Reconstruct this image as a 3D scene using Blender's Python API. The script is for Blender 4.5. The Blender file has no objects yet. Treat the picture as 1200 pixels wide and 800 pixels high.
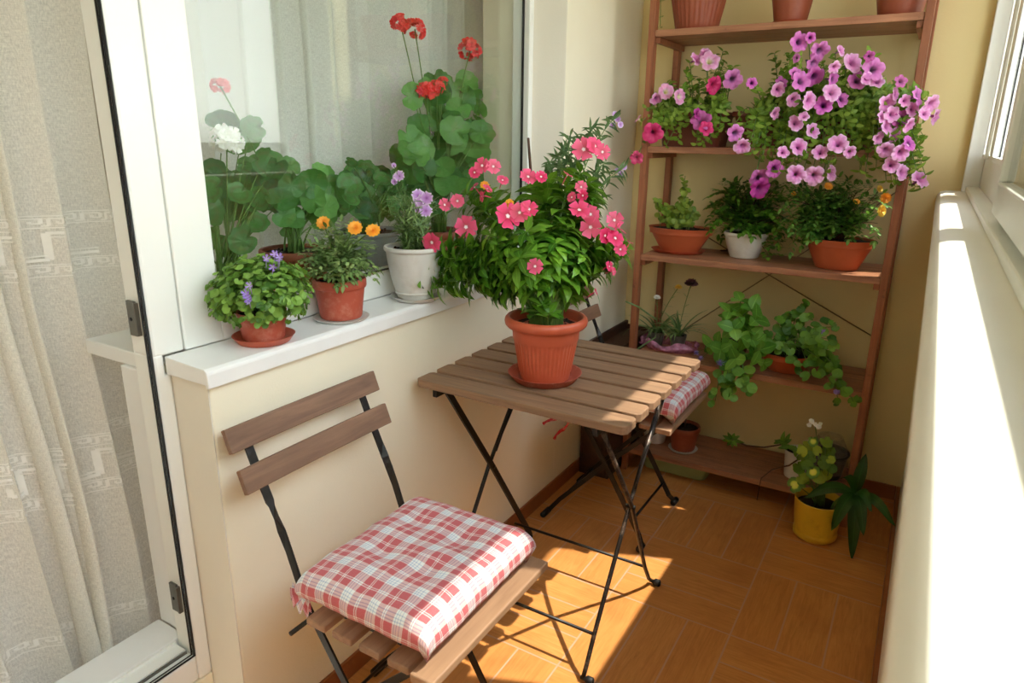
import bpy, math, random
from mathutils import Vector, Matrix, noise
PI = math.pi
SC = bpy.context.scene
COL = SC.collection
V = Vector

# ------------------------------------------------------------------ camera
CAM = V((1.0412, -1.2645, 1.2703))
YAW, PIT, ROL, FPX = -0.5385, -0.2895, 0.0118, 803.2466
FW = V((math.sin(YAW)*math.cos(PIT), math.cos(YAW)*math.cos(PIT), math.sin(PIT)))
_r = FW.cross(V((0, 0, 1))).normalized(); _u = _r.cross(FW)
RT = _r*math.cos(ROL)+_u*math.sin(ROL); UP = -_r*math.sin(ROL)+_u*math.cos(ROL)
def at(px, py, ax, val):
    """point of the place seen at a pixel of the 1200x800 photograph, on the plane x/y/z = val"""
    d = FW+RT*((px-600)/FPX)-UP*((py-400)/FPX)
    i = 'xyz'.index(ax)
    return CAM+d*((val-CAM[i])/d[i])
cd = bpy.data.cameras.new('camera'); co = bpy.data.objects.new('camera', cd); COL.objects.link(co)
co.matrix_world = Matrix((( RT.x, UP.x, -FW.x, CAM.x), (RT.y, UP.y, -FW.y, CAM.y), (RT.z, UP.z, -FW.z, CAM.z), (0, 0, 0, 1)))
cd.sensor_width = 36; cd.lens = FPX/1200*36; cd.clip_start = 0.02; cd.clip_end = 200
cd.dof.use_dof = True; cd.dof.focus_distance = 1.65; cd.dof.aperture_fstop = 6.3
SC.camera = co

# ------------------------------------------------------------------ materials
def lin(c):
    return tuple(((v/255)/12.92 if v/255 <= .04045 else ((v/255+.055)/1.055)**2.4) for v in c)+(1,)
class NT:
    def __init__(s, name):
        s.m = bpy.data.materials.new(name); s.m.use_nodes = True
        s.t = s.m.node_tree; s.t.nodes.clear()
        s.out = s.n('ShaderNodeOutputMaterial')
    def n(s, typ, **k):
        nd = s.t.nodes.new(typ)
        for a, b in k.items():
            if a in nd.inputs.keys() if isinstance(a, str) else False: nd.inputs[a].default_value = b
            else: setattr(nd, a, b)
        return nd
    def l(s, a, b): s.t.links.new(a, b)
    def coord(s, scale=(1, 1, 1), kind='Object'):
        tc = s.n('ShaderNodeTexCoord'); mp = s.n('ShaderNodeMapping'); mp.inputs['Scale'].default_value = scale
        s.l(tc.outputs[kind], mp.inputs['Vector']); return mp.outputs[0]
    def noise(s, vec, scale, detail=4, rough=.55, dist=0):
        x = s.n('ShaderNodeTexNoise'); x.inputs['Scale'].default_value = scale
        x.inputs['Detail'].default_value = detail; x.inputs['Roughness'].default_value = rough
        x.inputs['Distortion'].default_value = dist
        if vec is not None: s.l(vec, x.inputs['Vector'])
        return x.outputs['Fac']
    def ramp(s, fac, stops, interp='LINEAR'):
        r = s.n('ShaderNodeValToRGB'); e = r.color_ramp.elements; r.color_ramp.interpolation = interp
        while len(e) < len(stops): e.new(.5)
        for q, (p, c) in zip(e, stops): q.position = p; q.color = c
        s.l(fac, r.inputs[0]); return r.outputs[0]
    def mix(s, f, a, b, mode='MIX'):
        x = s.n('ShaderNodeMix'); x.data_type = 'RGBA'; x.blend_type = mode
        for i, v in ((0, f), (6, a), (7, b)):
            if hasattr(v, 'is_linked') or hasattr(v, 'links'): s.l(v, x.inputs[i])
            else: x.inputs[i].default_value = v
        return x.outputs[2]
    def math(s, op, a, b=0., c=0.):
        x = s.n('ShaderNodeMath'); x.operation = op
        for i, v in enumerate((a, b, c)):
            if hasattr(v, 'links'): s.l(v, x.inputs[i])
            else: x.inputs[i].default_value = v
        return x.outputs[0]
    def attr(s, name):
        a = s.n('ShaderNodeAttribute'); a.attribute_name = name; return a.outputs['Fac']
    def bump(s, h, strength=.3, dist=.002):
        b = s.n('ShaderNodeBump'); b.inputs['Strength'].default_value = strength; b.inputs['Distance'].default_value = dist
        s.l(h, b.inputs['Height']); return b.outputs[0]
    def pbr(s, col, rough=.5, metal=0, normal=None, **k):
        p = s.n('ShaderNodeBsdfPrincipled')
        if hasattr(col, 'links'): s.l(col, p.inputs['Base Color'])
        else: p.inputs['Base Color'].default_value = col
        if hasattr(rough, 'links'): s.l(rough, p.inputs['Roughness'])
        else: p.inputs['Roughness'].default_value = rough
        p.inputs['Metallic'].default_value = metal
        if normal is not None: s.l(normal, p.inputs['Normal'])
        for a, b in k.items(): p.inputs[a.replace('_', ' ')].default_value = b
        return p.outputs[0]
    def done(s, sh): s.l(sh, s.out.inputs[0]); return s.m

def m_plain(name, c, rough=.5, var=.06, nscale=30, bump=.1, bscale=120, metal=0, **k):
    t = NT(name); c = lin(c); v = t.coord()
    f = t.noise(v, nscale, 5)
    col = t.ramp(f, [(.3, tuple(x*(1-var) for x in c[:3])+(1,)), (.7, tuple(min(1, x*(1+var)) for x in c[:3])+(1,))])
    return t.done(t.pbr(col, rough, metal, t.bump(t.noise(v, bscale, 3), bump, .001), **k))

def m_wall(name, c, stain=None):
    t = NT(name); v = t.coord(); c = lin(c)
    f = t.noise(v, 3.5, 5)
    col = t.ramp(f, [(.3, tuple(x*.95 for x in c[:3])+(1,)), (.7, c)])
    if stain:
        g = t.noise(v, 1.6, 6, .65)
        col = t.mix(t.ramp(g, [(.52, (0, 0, 0, 1)), (.75, (.35, .35, .35, 1))]), col, lin(stain))
    h = t.mix(.5, t.noise(v, 25, 6, .6), t.noise(v, 180, 3))
    return t.done(t.pbr(col, .85, 0, t.bump(h, .25, .003)))

def m_wood(name, dark, light, axis='x', rough=.6, wear=None, scale=1.0):
    t = NT(name)
    st = {'x': (2.5, 40, 40), 'y': (40, 2.5, 40), 'z': (40, 40, 2.5)}[axis]
    v = t.coord(tuple(a*scale for a in st))
    f = t.noise(v, 1.6, 7, .62, .6)
    g = t.noise(t.coord((4, 4, 4)), 2.2, 4)
    d, l = lin(dark), lin(light)
    mid = tuple((a+b)/2 for a, b in zip(d, l))
    col = t.ramp(f, [(.28, d), (.5, mid), (.74, l)])
    col = t.mix(t.ramp(g, [(.35, (0, 0, 0, 1)), (.75, (.45, .45, .45, 1))]), col, tuple(x*.62 for x in mid[:3])+(1,))
    at_ = t.attr('r')
    col = t.mix(t.math('MULTIPLY', at_, .55), col, l)
    if wear:
        w = t.noise(t.coord((9, 9, 9)), 4, 6, .7)
        col = t.mix(t.ramp(w, [(.60, (0, 0, 0, 1)), (.70, (.6, .6, .6, 1))]), col, lin(wear))
    rg = t.math('MULTIPLY_ADD', f, .25, rough-.12)
    return t.done(t.pbr(col, rg, 0, t.bump(f, .35, .0015)))

def m_leaf(name, dark, light, back=None, rough=.42, trans=.3, vein=True, tip=None):
    t = NT(name)
    r = t.attr('r'); tt = t.attr('t'); q = t.attr('q')
    col = t.ramp(r, [(0, lin(dark)), (1, lin(light))])
    n = t.noise(t.coord(), 40, 3)
    col = t.mix(t.math('MULTIPLY', n, .25), col, lin(dark))
    if vein:     # pale midrib
        vn = t.ramp(q, [(0, (.5, .5, .5, 1)), (.1, (0, 0, 0, 1))])
        col = t.mix(vn, col, tuple(min(1, a*1.7+.02) for a in lin(light)[:3])+(1,))
    if tip:
        col = t.mix(t.ramp(tt, [(.45, (0, 0, 0, 1)), (.62, (.55, .55, .55, 1)), (.8, (0, 0, 0, 1))]), col, lin(tip))
    p = t.pbr(col, rough, 0, None, Specular_IOR_Level=.4)
    tr = t.n('ShaderNodeBsdfTranslucent'); t.l(t.mix(.5, col, lin((150, 190, 60)), 'MIX'), tr.inputs[0])
    mx = t.n('ShaderNodeMixShader'); mx.inputs[0].default_value = trans
    t.l(p, mx.inputs[1]); t.l(tr.outputs[0], mx.inputs[2])
    return t.done(mx.outputs[0])

def m_petal(name, stops, trans=.25, rough=.55):
    """stops: colour along t from the flower's eye (0) to the petal edge (1)"""
    t = NT(name)
    col = t.ramp(t.attr('t'), [(p, lin(c)) for p, c in stops])
    r = t.attr('r')
    col = t.mix(t.math('MULTIPLY', r, .16), col, t.mix(.75, col, (1, .85, .9, 1)))
    p = t.pbr(col, rough)
    tr = t.n('ShaderNodeBsdfTranslucent'); t.l(col, tr.inputs[0])
    mx = t.n('ShaderNodeMixShader'); mx.inputs[0].default_value = trans
    t.l(p, mx.inputs[1]); t.l(tr.outputs[0], mx.inputs[2])
    return t.done(mx.outputs[0])

def m_glass(name, tint=(.97, .99, .98, 1), ior=1.5):
    t = NT(name)
    fr = t.n('ShaderNodeFresnel'); ge = t.n('ShaderNodeNewGeometry')   # same reflectance entering and leaving the pane
    t.l(t.math('MULTIPLY_ADD', ge.outputs['Backfacing'], 1/ior-ior, ior), fr.inputs[0])
    tr = t.n('ShaderNodeBsdfTransparent'); tr.inputs[0].default_value = tint
    gl = t.n('ShaderNodeBsdfGlossy'); gl.inputs['Roughness'].default_value = .01
    mx = t.n('ShaderNodeMixShader'); t.l(fr.outputs[0], mx.inputs[0]); t.l(tr.outputs[0], mx.inputs[1]); t.l(gl.outputs[0], mx.inputs[2])
    return t.done(mx.outputs[0])

def m_sheer(name, c, opac=.86, transl=.45):
    t = NT(name)
    v = t.coord((1, 1, 1), 'UV')
    def weave(sx, sy):
        mp = t.n('ShaderNodeMapping'); mp.inputs['Scale'].default_value = (sx, sy, 1)
        t.l(v, mp.inputs['Vector']); return t.noise(mp.outputs[0], 1, 3, .7)
    w1, w2 = weave(1100, 130), weave(130, 1100)
    w = t.math('ADD', t.math('MULTIPLY', w1, .5), t.math('MULTIPLY', w2, .5))
    c = lin(c)
    col = t.ramp(w, [(.38, tuple(x*.82 for x in c[:3])+(1,)), (.6, c)])
    d = t.n('ShaderNodeBsdfDiffuse'); t.l(col, d.inputs[0])
    l_ = t.n('ShaderNodeBsdfTranslucent'); t.l(col, l_.inputs[0])
    m1 = t.n('ShaderNodeMixShader'); m1.inputs[0].default_value = transl
    t.l(d.outputs[0], m1.inputs[1]); t.l(l_.outputs[0], m1.inputs[2])
    tp = t.n('ShaderNodeBsdfTransparent')
    m2 = t.n('ShaderNodeMixShader')
    op = t.ramp(w, [(.3, (opac-.16,)*3+(1,)), (.6, (min(1, opac+.1),)*3+(1,))])
    t.l(op, m2.inputs[0]); t.l(tp.outputs[0], m2.inputs[1]); t.l(m1.outputs[0], m2.inputs[2])
    return t.done(m2.outputs[0])

def m_plaid(name):
    """red, white and pale blue woven check; colour of warp and weft threads, averaged"""
    t = NT(name)
    tc = t.n('ShaderNodeTexCoord'); sp = t.n('ShaderNodeSeparateXYZ'); t.l(tc.outputs['UV'], sp.inputs[0])
    W_ = (.86, .87, .86, 1); B_ = (.36, .47, .66, 1); R_ = (.56, .045, .07, 1)
    st = [(0, W_), (.05, B_), (.08, W_), (.13, B_), (.16, W_), (.23, B_), (.26, W_), (.37, R_), (.60, W_), (.635, R_), (.665, W_), (.70, R_)]
    def thr(o):
        f = t.math('FRACT', t.math('DIVIDE', o, .058))
        return t.ramp(f, st, 'CONSTANT')
    col = t.mix(.5, thr(sp.outputs[0]), thr(sp.outputs[1]))
    # crossings of pale over red stay pink: lighten a little like slubby cotton
    n = t.noise(t.coord((1, 1, 1), 'UV'), 700, 2)
    col = t.mix(t.math('MULTIPLY', n, .18), col, (.95, .93, .9, 1))
    p = t.pbr(col, .9, 0, t.bump(t.noise(t.coord((1, 1, 1), 'UV'), 45, 4), .35, .004), Sheen_Weight=.2)
    return t.done(p)

def m_floor(name):
    """terracotta tiles printed like parquet: blocks of three planks laid in basket weave"""
    t = NT(name)
    tc = t.n('ShaderNodeTexCoord'); sp = t.n('ShaderNodeSeparateXYZ'); t.l(tc.outputs['Object'], sp.inputs[0])
    S = .342
    u = t.math('DIVIDE', t.math('ADD', sp.outputs[0], -.762+S*20), S)
    w = t.math('DIVIDE', t.math('ADD', sp.outputs[1], -.360+S*20), S)
    iu, iw = t.math('FLOOR', u), t.math('FLOOR', w)
    fu, fw_ = t.math('FRACT', u), t.math('FRACT', w)
    par = t.math('MODULO', t.math('ADD', iu, iw), 2.)      # 0: planks run along y, 1: along x
    def sel(a, b):      # par? b : a
        return t.math('ADD', t.math('MULTIPLY', a, t.math('SUBTRACT', 1., par)), t.math('MULTIPLY', b, par))
    across = sel(fu, fw_); along = sel(fw_, fu)
    a3 = t.math('MULTIPLY', across, 3.)
    k = t.math('FLOOR', a3); fa = t.math('FRACT', a3)
    # distance to a joint in metres
    d1 = t.math('MULTIPLY', t.math('MINIMUM', fa, t.math('SUBTRACT', 1., fa)), S/3)
    d2 = t.math('MULTIPLY', t.math('MINIMUM', along, t.math('SUBTRACT', 1., along)), S)
    dj = t.math('MINIMUM', d1, d2)
    joint = t.ramp(t.math('MULTIPLY', dj, 100.), [(.16, (1, 1, 1, 1)), (.30, (0, 0, 0, 1))])
    rnd = t.n('ShaderNodeTexWhiteNoise'); rnd.noise_dimensions = '3D'
    cb = t.n('ShaderNodeCombineXYZ'); t.l(iu, cb.inputs[0]); t.l(iw, cb.inputs[1]); t.l(k, cb.inputs[2]); t.l(cb.outputs[0], rnd.inputs['Vector'])
    gv = t.n('ShaderNodeCombineXYZ')
    t.l(t.math('MULTIPLY', along, 2.2), gv.inputs[0]); t.l(t.math('MULTIPLY', across, 26.), gv.inputs[1]); t.l(t.math('MULTIPLY', rnd.outputs[0], 37.), gv.inputs[2])
    g = t.noise(gv.outputs[0], 1.3, 6, .6, 1.2)
    col = t.ramp(g, [(.3, lin((188, 122, 62))), (.5, lin((204, 138, 74))), (.75, lin((216, 152, 88)))])
    col = t.mix(t.math('MULTIPLY', rnd.outputs[0], .30), col, lin((190, 118, 58)))
    big = t.noise(t.coord(), 5, 5, .6)
    col = t.mix(t.ramp(big, [(.5, (0, 0, 0, 1)), (.8, (.5, .5, .5, 1))]), col, lin((160, 90, 44)))
    col = t.mix(joint, col, lin((196, 150, 122)))
    h = t.math('SUBTRACT', t.math('MULTIPLY', g, .25), joint)
    return t.done(t.pbr(col, .42, 0, t.bump(h, .18, .0015)))

def m_clay(name, c, rough=.6, dirt=None, spots=.5):
    t = NT(name); v = t.coord(); c = lin(c)
    f = t.noise(v, 14, 5)
    col = t.ramp(f, [(.3, tuple(x*.88 for x in c[:3])+(1,)), (.7, c)])
    if dirt:
        g = t.noise(v, 22, 7, .72)
        col = t.mix(t.ramp(g, [(.52, (0, 0, 0, 1)), (.72, (spots, spots, spots, 1))]), col, lin(dirt))
    return t.done(t.pbr(col, rough, 0, t.bump(t.noise(v, 90, 4), .12, .001)))

M = {}
M['frame'] = m_plain('white_upvc', (236, 237, 232), .32, .015, 6, .03, 200)
M['sill'] = m_plain('white_sill', (238, 238, 236), .4, .03, 8, .05, 90)
M['wall'] = m_wall('cream_plaster', (244, 237, 213), (232, 218, 182))
M['wallback'] = m_wall('yellow_plaster', (234, 215, 160))
M['reveal'] = m_wall('pale_plaster', (232, 226, 212))
M['parapet'] = m_wall('parapet_paint', (242, 234, 216))
M['ledge'] = m_plain('ledge_white', (240, 236, 226), .5, .02, 6, .05, 60)
M['ceil'] = m_wall('ceiling_white', (240, 236, 224))
M['floor'] = m_floor('parquet_tiles')
M['skirt'] = m_clay('skirting_tile', (150, 86, 44), .4, (176, 112, 64), .6)
M['roomwall'] = m_wall('room_wall', (232, 226, 210))
M['roomfloor'] = m_wood('room_floor', (120, 84, 54), (160, 120, 82), 'y')
M['black'] = m_plain('black_rubber', (22, 20, 20), .6, .1)
M['steel'] = m_plain('brushed_steel', (120, 118, 112), .4, .1, metal=.8)
M['glass'] = m_glass('window_glass')
M['sheer'] = m_sheer('sheer_linen', (250, 247, 238), .94, .3)
M['sheer2'] = m_sheer('sheer_linen_pale', (246, 247, 243), .97, .3)
M['embroid'] = m_plain('cream_thread', (250, 247, 240), .8, .04)
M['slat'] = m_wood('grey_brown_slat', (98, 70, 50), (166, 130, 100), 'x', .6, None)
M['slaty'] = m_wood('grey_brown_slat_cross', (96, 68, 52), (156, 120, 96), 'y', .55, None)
M['slaty2'] = m_wood('pale_seat_slat', (124, 88, 66), (184, 144, 112), 'y', .55, None)  # seat slats in a paler brown than the back slats
M['iron'] = m_plain('black_iron', (30, 27, 25), .42, .25, 40, .2, 200, metal=.2)
def m_worn():
    t = NT('worn_iron'); n = t.noise(t.coord(), 28, 6, .7)
    col = t.ramp(n, [(.5, lin((38, 30, 26))), (.62, lin((96, 78, 66))), (.72, lin((170, 160, 150)))])
    return t.done(t.pbr(col, .4, .35, t.bump(n, .2, .001)))
M['worn'] = m_worn()
M['rackx'] = m_wood('stained_pine_shelf', (124, 74, 48), (196, 138, 102), 'x', .5, (96, 60, 44), 1)
M['rackz'] = m_wood('stained_pine_post', (126, 68, 42), (176, 112, 74), 'z', .5, (84, 50, 36), 1)
M['darkwood'] = m_wood('dark_brown_board', (52, 30, 20), (84, 52, 34), 'y', .6)
M['wire'] = m_plain('dull_wire', (140, 116, 84), .5, .1, metal=.3)
M['plaid'] = m_plaid('red_check_cotton')
M['tie'] = m_clay('red_white_tie', (196, 44, 56), .9, (236, 220, 214), 1)
M['terra'] = m_clay('terracotta_plastic', (198, 92, 62), .42, (206, 110, 82), .4)
M['terradust'] = m_clay('dusty_terracotta', (182, 84, 62), .55, (214, 160, 140), .5)
M['terrabrown'] = m_clay('brown_terracotta', (150, 74, 48), .5, (170, 100, 70), .4)
M['oval'] = m_clay('orange_clay_bowl', (188, 92, 54), .55, (170, 80, 44), .4)
M['brownbox'] = m_clay('brown_planter', (112, 52, 34), .5)
M['whitepot'] = m_clay('white_plastic_pot', (228, 224, 216), .5, (196, 186, 172), .5)
M['greywhite'] = m_clay('grey_white_stone', (214, 212, 206), .6, (184, 176, 164), .5)
M['greypot'] = m_clay('grey_planter', (150, 152, 150), .5, (120, 122, 120), .4)
M['darkpot'] = m_clay('dark_green_pot', (44, 54, 52), .4, (70, 78, 76), .4)
M['yellowpot'] = m_clay('yellow_glazed_pot', (226, 186, 50), .35, (176, 118, 30), .5)
M['greenbox'] = m_clay('pale_green_plastic', (150, 168, 118), .45)
M['soil'] = m_plain('soil', (46, 34, 26), .95, .5, 160, 1, 220)
M['stem'] = m_plain('green_stem', (96, 130, 56), .55, .2)
M['twig'] = m_plain('brown_twig', (88, 62, 46), .8, .2)
M['lf_vinca'] = m_leaf('vinca_leaf', (44, 100, 20), (138, 190, 62), rough=.3)
M['lf_blue'] = m_leaf('bluish_leaf', (74, 104, 72), (126, 156, 112), trans=.2)
M['lf_pel'] = m_leaf('geranium_leaf', (40, 92, 40), (104, 158, 84), trans=.25, tip=(96, 84, 46), vein=False)
M['lf_pel2'] = m_leaf('geranium_leaf_plain', (52, 106, 46), (120, 172, 92), trans=.3, vein=False)
M['lf_camp'] = m_leaf('campanula_leaf', (60, 104, 36), (150, 190, 84), trans=.25, vein=False)
M['lf_mar'] = m_leaf('marigold_leaf', (56, 110, 38), (140, 184, 86), trans=.3)
M['lf_mar2'] = m_leaf('greyish_marigold_leaf', (84, 116, 60), (168, 190, 124), trans=.25)
M['lf_grass'] = m_leaf('narrow_leaf', (84, 118, 72), (152, 178, 112), trans=.2, vein=False)
M['lf_pet'] = m_leaf('petunia_leaf', (84, 124, 36), (164, 196, 82), trans=.35)
M['lf_mint'] = m_leaf('broad_leaf', (58, 124, 34), (150, 202, 84), trans=.35)
M['lf_trail'] = m_leaf('trailing_leaf', (52, 106, 30), (128, 178, 62), trans=.3)
M['lf_lime'] = m_leaf('lime_leaf', (108, 140, 44), (176, 196, 88), trans=.35)
M['lf_dark'] = m_leaf('dark_strap_leaf', (22, 60, 18), (46, 98, 30), trans=.15)
M['lf_var'] = m_leaf('variegated_leaf', (70, 116, 30), (190, 200, 60), trans=.25, vein=False)
def m_varleaf():
    t = NT('yellow_centred_leaf')
    col = t.ramp(t.attr('t'), [(0, lin((222, 224, 96))), (.45, lin((206, 214, 70))), (.62, lin((96, 140, 34))), (1, lin((74, 118, 30)))])
    return t.done(t.pbr(col, .5))
M['lf_var2'] = m_varleaf()
M['f_vinca'] = m_petal('vinca_petal', [(0, (255, 246, 246)), (.11, (255, 232, 238)), (.18, (196, 4, 62)), (.45, (224, 18, 92)), (1, (240, 56, 124))])
M['f_petL'] = m_petal('petunia_pale_petal', [(0, (226, 236, 150)), (.2, (232, 190, 220)), (.5, (232, 140, 200)), (1, (240, 180, 220))])
M['f_petM'] = m_petal('petunia_magenta_petal', [(0, (120, 10, 60)), (.1, (200, 16, 100)), (1, (226, 36, 124))])
M['f_petP'] = m_petal('petunia_purple_petal', [(0, (50, 10, 70)), (.08, (120, 30, 120)), (.3, (200, 80, 180)), (1, (226, 124, 206))])
M['f_petV'] = m_petal('petunia_violet_petal', [(0, (70, 10, 80)), (.1, (150, 30, 120)), (1, (196, 56, 160))])
M['f_petW'] = m_petal('petunia_pink_petal', [(0, (110, 50, 110)), (.07, (196, 96, 170)), (.3, (224, 128, 196)), (.7, (234, 160, 214)), (1, (246, 196, 232))])
M['f_gold'] = m_petal('marigold_petal', [(0, (226, 120, 0)), (.5, (250, 160, 8)), (1, (255, 190, 30))])
M['f_yellow'] = m_petal('yellow_petal', [(0, (240, 180, 0)), (1, (255, 226, 40))])
M['f_red'] = m_petal('geranium_red_petal', [(0, (214, 10, 16)), (1, (255, 44, 44))])
M['f_white'] = m_petal('geranium_white_petal', [(0, (240, 240, 226)), (1, (252, 252, 250))])
M['f_pinkpel'] = m_petal('geranium_pink_petal', [(0, (214, 70, 80)), (1, (240, 130, 136))])
M['f_lilac'] = m_petal('lilac_petal', [(0, (140, 60, 150)), (.3, (190, 130, 210)), (.7, (206, 160, 224)), (1, (240, 228, 246))])
M['f_camp'] = m_petal('campanula_petal', [(0, (200, 180, 236)), (1, (136, 92, 204))])
M['f_ager'] = m_petal('ageratum_petal', [(0, (140, 110, 200)), (1, (186, 160, 232))])
M['f_dark'] = m_petal('dark_red_petal', [(0, (60, 10, 20)), (1, (110, 20, 34))])

# ------------------------------------------------------------------ mesh builder
class MB:
    def __init__(s): s.v = []; s.f = []; s.m = []; s.t = []; s.r = []; s.q = []; s.uv = None; s.cur = 0; s.rr = 0.
    def add(s, p, t=0., q=1.):
        s.v.append(tuple(p)); s.t.append(t); s.q.append(q); s.r.append(s.rr); return len(s.v)-1
    def face(s, ids): s.f.append(tuple(ids)); s.m.append(s.cur)
    def box(s, lo, hi):
        x0, y0, z0 = lo; x1, y1, z1 = hi
        i = [s.add(p) for p in ((x0, y0, z0), (x1, y0, z0), (x1, y1, z0), (x0, y1, z0), (x0, y0, z1), (x1, y0, z1), (x1, y1, z1), (x0, y1, z1))]
        for q in ((0, 3, 2, 1), (4, 5, 6, 7), (0, 1, 5, 4), (1, 2, 6, 5), (2, 3, 7, 6), (3, 0, 4, 7)): s.face([i[k] for k in q])
        return s
    def obox(s, c, ax, ay, az):
        """box from a centre and three half-axis vectors"""
        c = V(c); i = []
        for a, b, d in ((-1, -1, -1), (1, -1, -1), (1, 1, -1), (-1, 1, -1), (-1, -1, 1), (1, -1, 1), (1, 1, 1), (-1, 1, 1)):
            i.append(s.add(c+V(ax)*a+V(ay)*b+V(az)*d))
        for q in ((0, 3, 2, 1), (4, 5, 6, 7), (0, 1, 5, 4), (1, 2, 6, 5), (2, 3, 7, 6), (3, 0, 4, 7)): s.face([i[k] for k in q])
        return s
    def prism(s, poly, a, b, axis='y'):
        """poly of 2-D points extruded from a to b along an axis"""
        def P(p, w): return {'y': (p[0], w, p[1]), 'x': (w, p[0], p[1]), 'z': (p[0], p[1], w)}[axis]
        n = len(poly); A = [s.add(P(p, a)) for p in poly]; B = [s.add(P(p, b)) for p in poly]
        for k in range(n): s.face((A[k], A[(k+1) % n], B[(k+1) % n], B[k]))
        s.face(A[::-1]); s.face(B); return s
    def tube(s, pts, rad, sides=6, cap=True):
        pts = [V(p) for p in pts]; n = len(pts)
        if not isinstance(rad, (list, tuple)): rad = [rad]*n
        prev = None; rings = []
        for i, p in enumerate(pts):
            d = (pts[min(i+1, n-1)]-pts[max(i-1, 0)])
            d = d.normalized() if d.length > 1e-9 else V((0, 0, 1))
            if prev is None:
                a = V((0, 0, 1)) if abs(d.z) < .9 else V((1, 0, 0))
                u = d.cross(a).normalized()
            else: u = (prev-d*prev.dot(d)); u = u.normalized() if u.length > 1e-6 else d.orthogonal().normalized()
            prev = u; w = d.cross(u)
            rings.append([s.add(p+(u*math.cos(2*PI*k/sides)+w*math.sin(2*PI*k/sides))*rad[i], i/max(1, n-1)) for k in range(sides)])
        for A, B in zip(rings, rings[1:]):
            for k in range(sides): s.face((A[k], A[(k+1) % sides], B[(k+1) % sides], B[k]))
        if cap: s.face(rings[0][::-1]); s.face(rings[-1])
        return s
    def ribbon(s, pts, wdir, w, th):
        """flat bar along pts: width along wdir[i], thickness across"""
        pts = [V(p) for p in pts]; n = len(pts); rings = []
        for i, p in enumerate(pts):
            d = (pts[min(i+1, n-1)]-pts[max(i-1, 0)]).normalized()
            wd = V(wdir[i] if isinstance(wdir, list) else wdir); wd = (wd-d*wd.dot(d)).normalized(); nd = d.cross(wd)
            rings.append([s.add(p+wd*(a*w/2)+nd*(b*th/2)) for a, b in ((-1, -1), (1, -1), (1, 1), (-1, 1))])
        for A, B in zip(rings, rings[1:]):
            for k in range(4): s.face((A[k], A[(k+1) % 4], B[(k+1) % 4], B[k]))
        s.face(rings[0][::-1]); s.face(rings[-1]); return s
    def lathe(s, prof, c=(0, 0, 0), seg=40, sx=1., sy=1., rib=None, close=False):
        c = V(c); rings = []
        for j, (r, z) in enumerate(prof):
            ring = []
            for k in range(seg):
                a = 2*PI*k/seg; rr = r+(rib(a, j, z) if rib else 0)
                ring.append(s.add(c+V((math.cos(a)*rr*sx, math.sin(a)*rr*sy, z))))
            rings.append(ring)
        for A, B in zip(rings, rings[1:]):
            for k in range(seg): s.face((A[k], A[(k+1) % seg], B[(k+1) % seg], B[k]))
        if prof[0][0] > 1e-6: s.face(rings[0][::-1])
        if prof[-1][0] > 1e-6: s.face(rings[-1])
        return s
    def leaf(s, p, d, up, L, W, droop=.5, n=5, fold=.12, prof=None, curl=0.):
        """pointed blade: starts at p along d, bends down by droop (radians)"""
        p = V(p); d = V(d).normalized(); up = V(up); up = (up-d*up.dot(d))
        if up.length < 1e-4: up = d.orthogonal()
        up.normalize(); side = d.cross(up).normalized()
        prof = prof or (.05, .62, .95, 1., .72, .02)
        n = len(prof)-1; rows = []; s.rr = random.random()
        ax = side; ang = 0; pos = p.copy(); dd = d.copy(); uu = up.copy()
        for i, w in enumerate(prof):
            t = i/n; h = w*W/2
            rows.append((s.add(pos-side*h+uu*(fold*h), t, 1), s.add(pos, t, 0), s.add(pos+side*h+uu*(fold*h), t, 1)))
            q = Matrix.Rotation(-droop/n, 3, side)
            dd = q @ dd; uu = q @ uu; pos = pos+dd*(L/n)
        for a, b in zip(rows, rows[1:]):
            s.face((a[0], a[1], b[1], b[0])); s.face((a[1], a[2], b[2], b[1]))
        return pos
    def round_leaf(s, c, nrm, rad, lobes=7, depth=.08, cup=.18, notch=True, ring=3, seg=28, stem=None):
        c = V(c); nrm = V(nrm).normalized(); a = nrm.orthogonal().normalized()
        a = Matrix.Rotation(random.random()*6.28, 3, nrm) @ a; b = nrm.cross(a); s.rr = random.random()
        c0 = s.add(c, 0, 0); prev = None; ph = random.random()*6
        for j in range(1, ring+1):
            f = j/ring; ringv = []
            for k in range(seg):
                th = 2*PI*k/seg
                rr = rad*f*(1+depth*f*math.cos(lobes*th)*(.6+.4*math.sin(th+ph))+.07*f*math.sin(2*th+ph*2)+.02*f*math.sin(lobes*3*th))
                if notch: rr *= 1-.55*math.exp(-(min(th, 2*PI-th)/.22)**2)*f
                z = cup*rad*f*f+.025*rad*f*math.sin(lobes*th+1)+.10*rad*f*f*math.sin(2*th+ph)+.06*rad*f*f*math.sin(3*th+ph*3)
                ringv.append(s.add(c+a*(math.cos(th)*rr)+b*(math.sin(th)*rr)+nrm*z, f, f))
            for k in range(seg):
                if prev is None: s.face((c0, ringv[k], ringv[(k+1) % seg]))
                else: s.face((prev[k], ringv[k], ringv[(k+1) % seg], prev[(k+1) % seg]))
            prev = ringv
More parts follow.
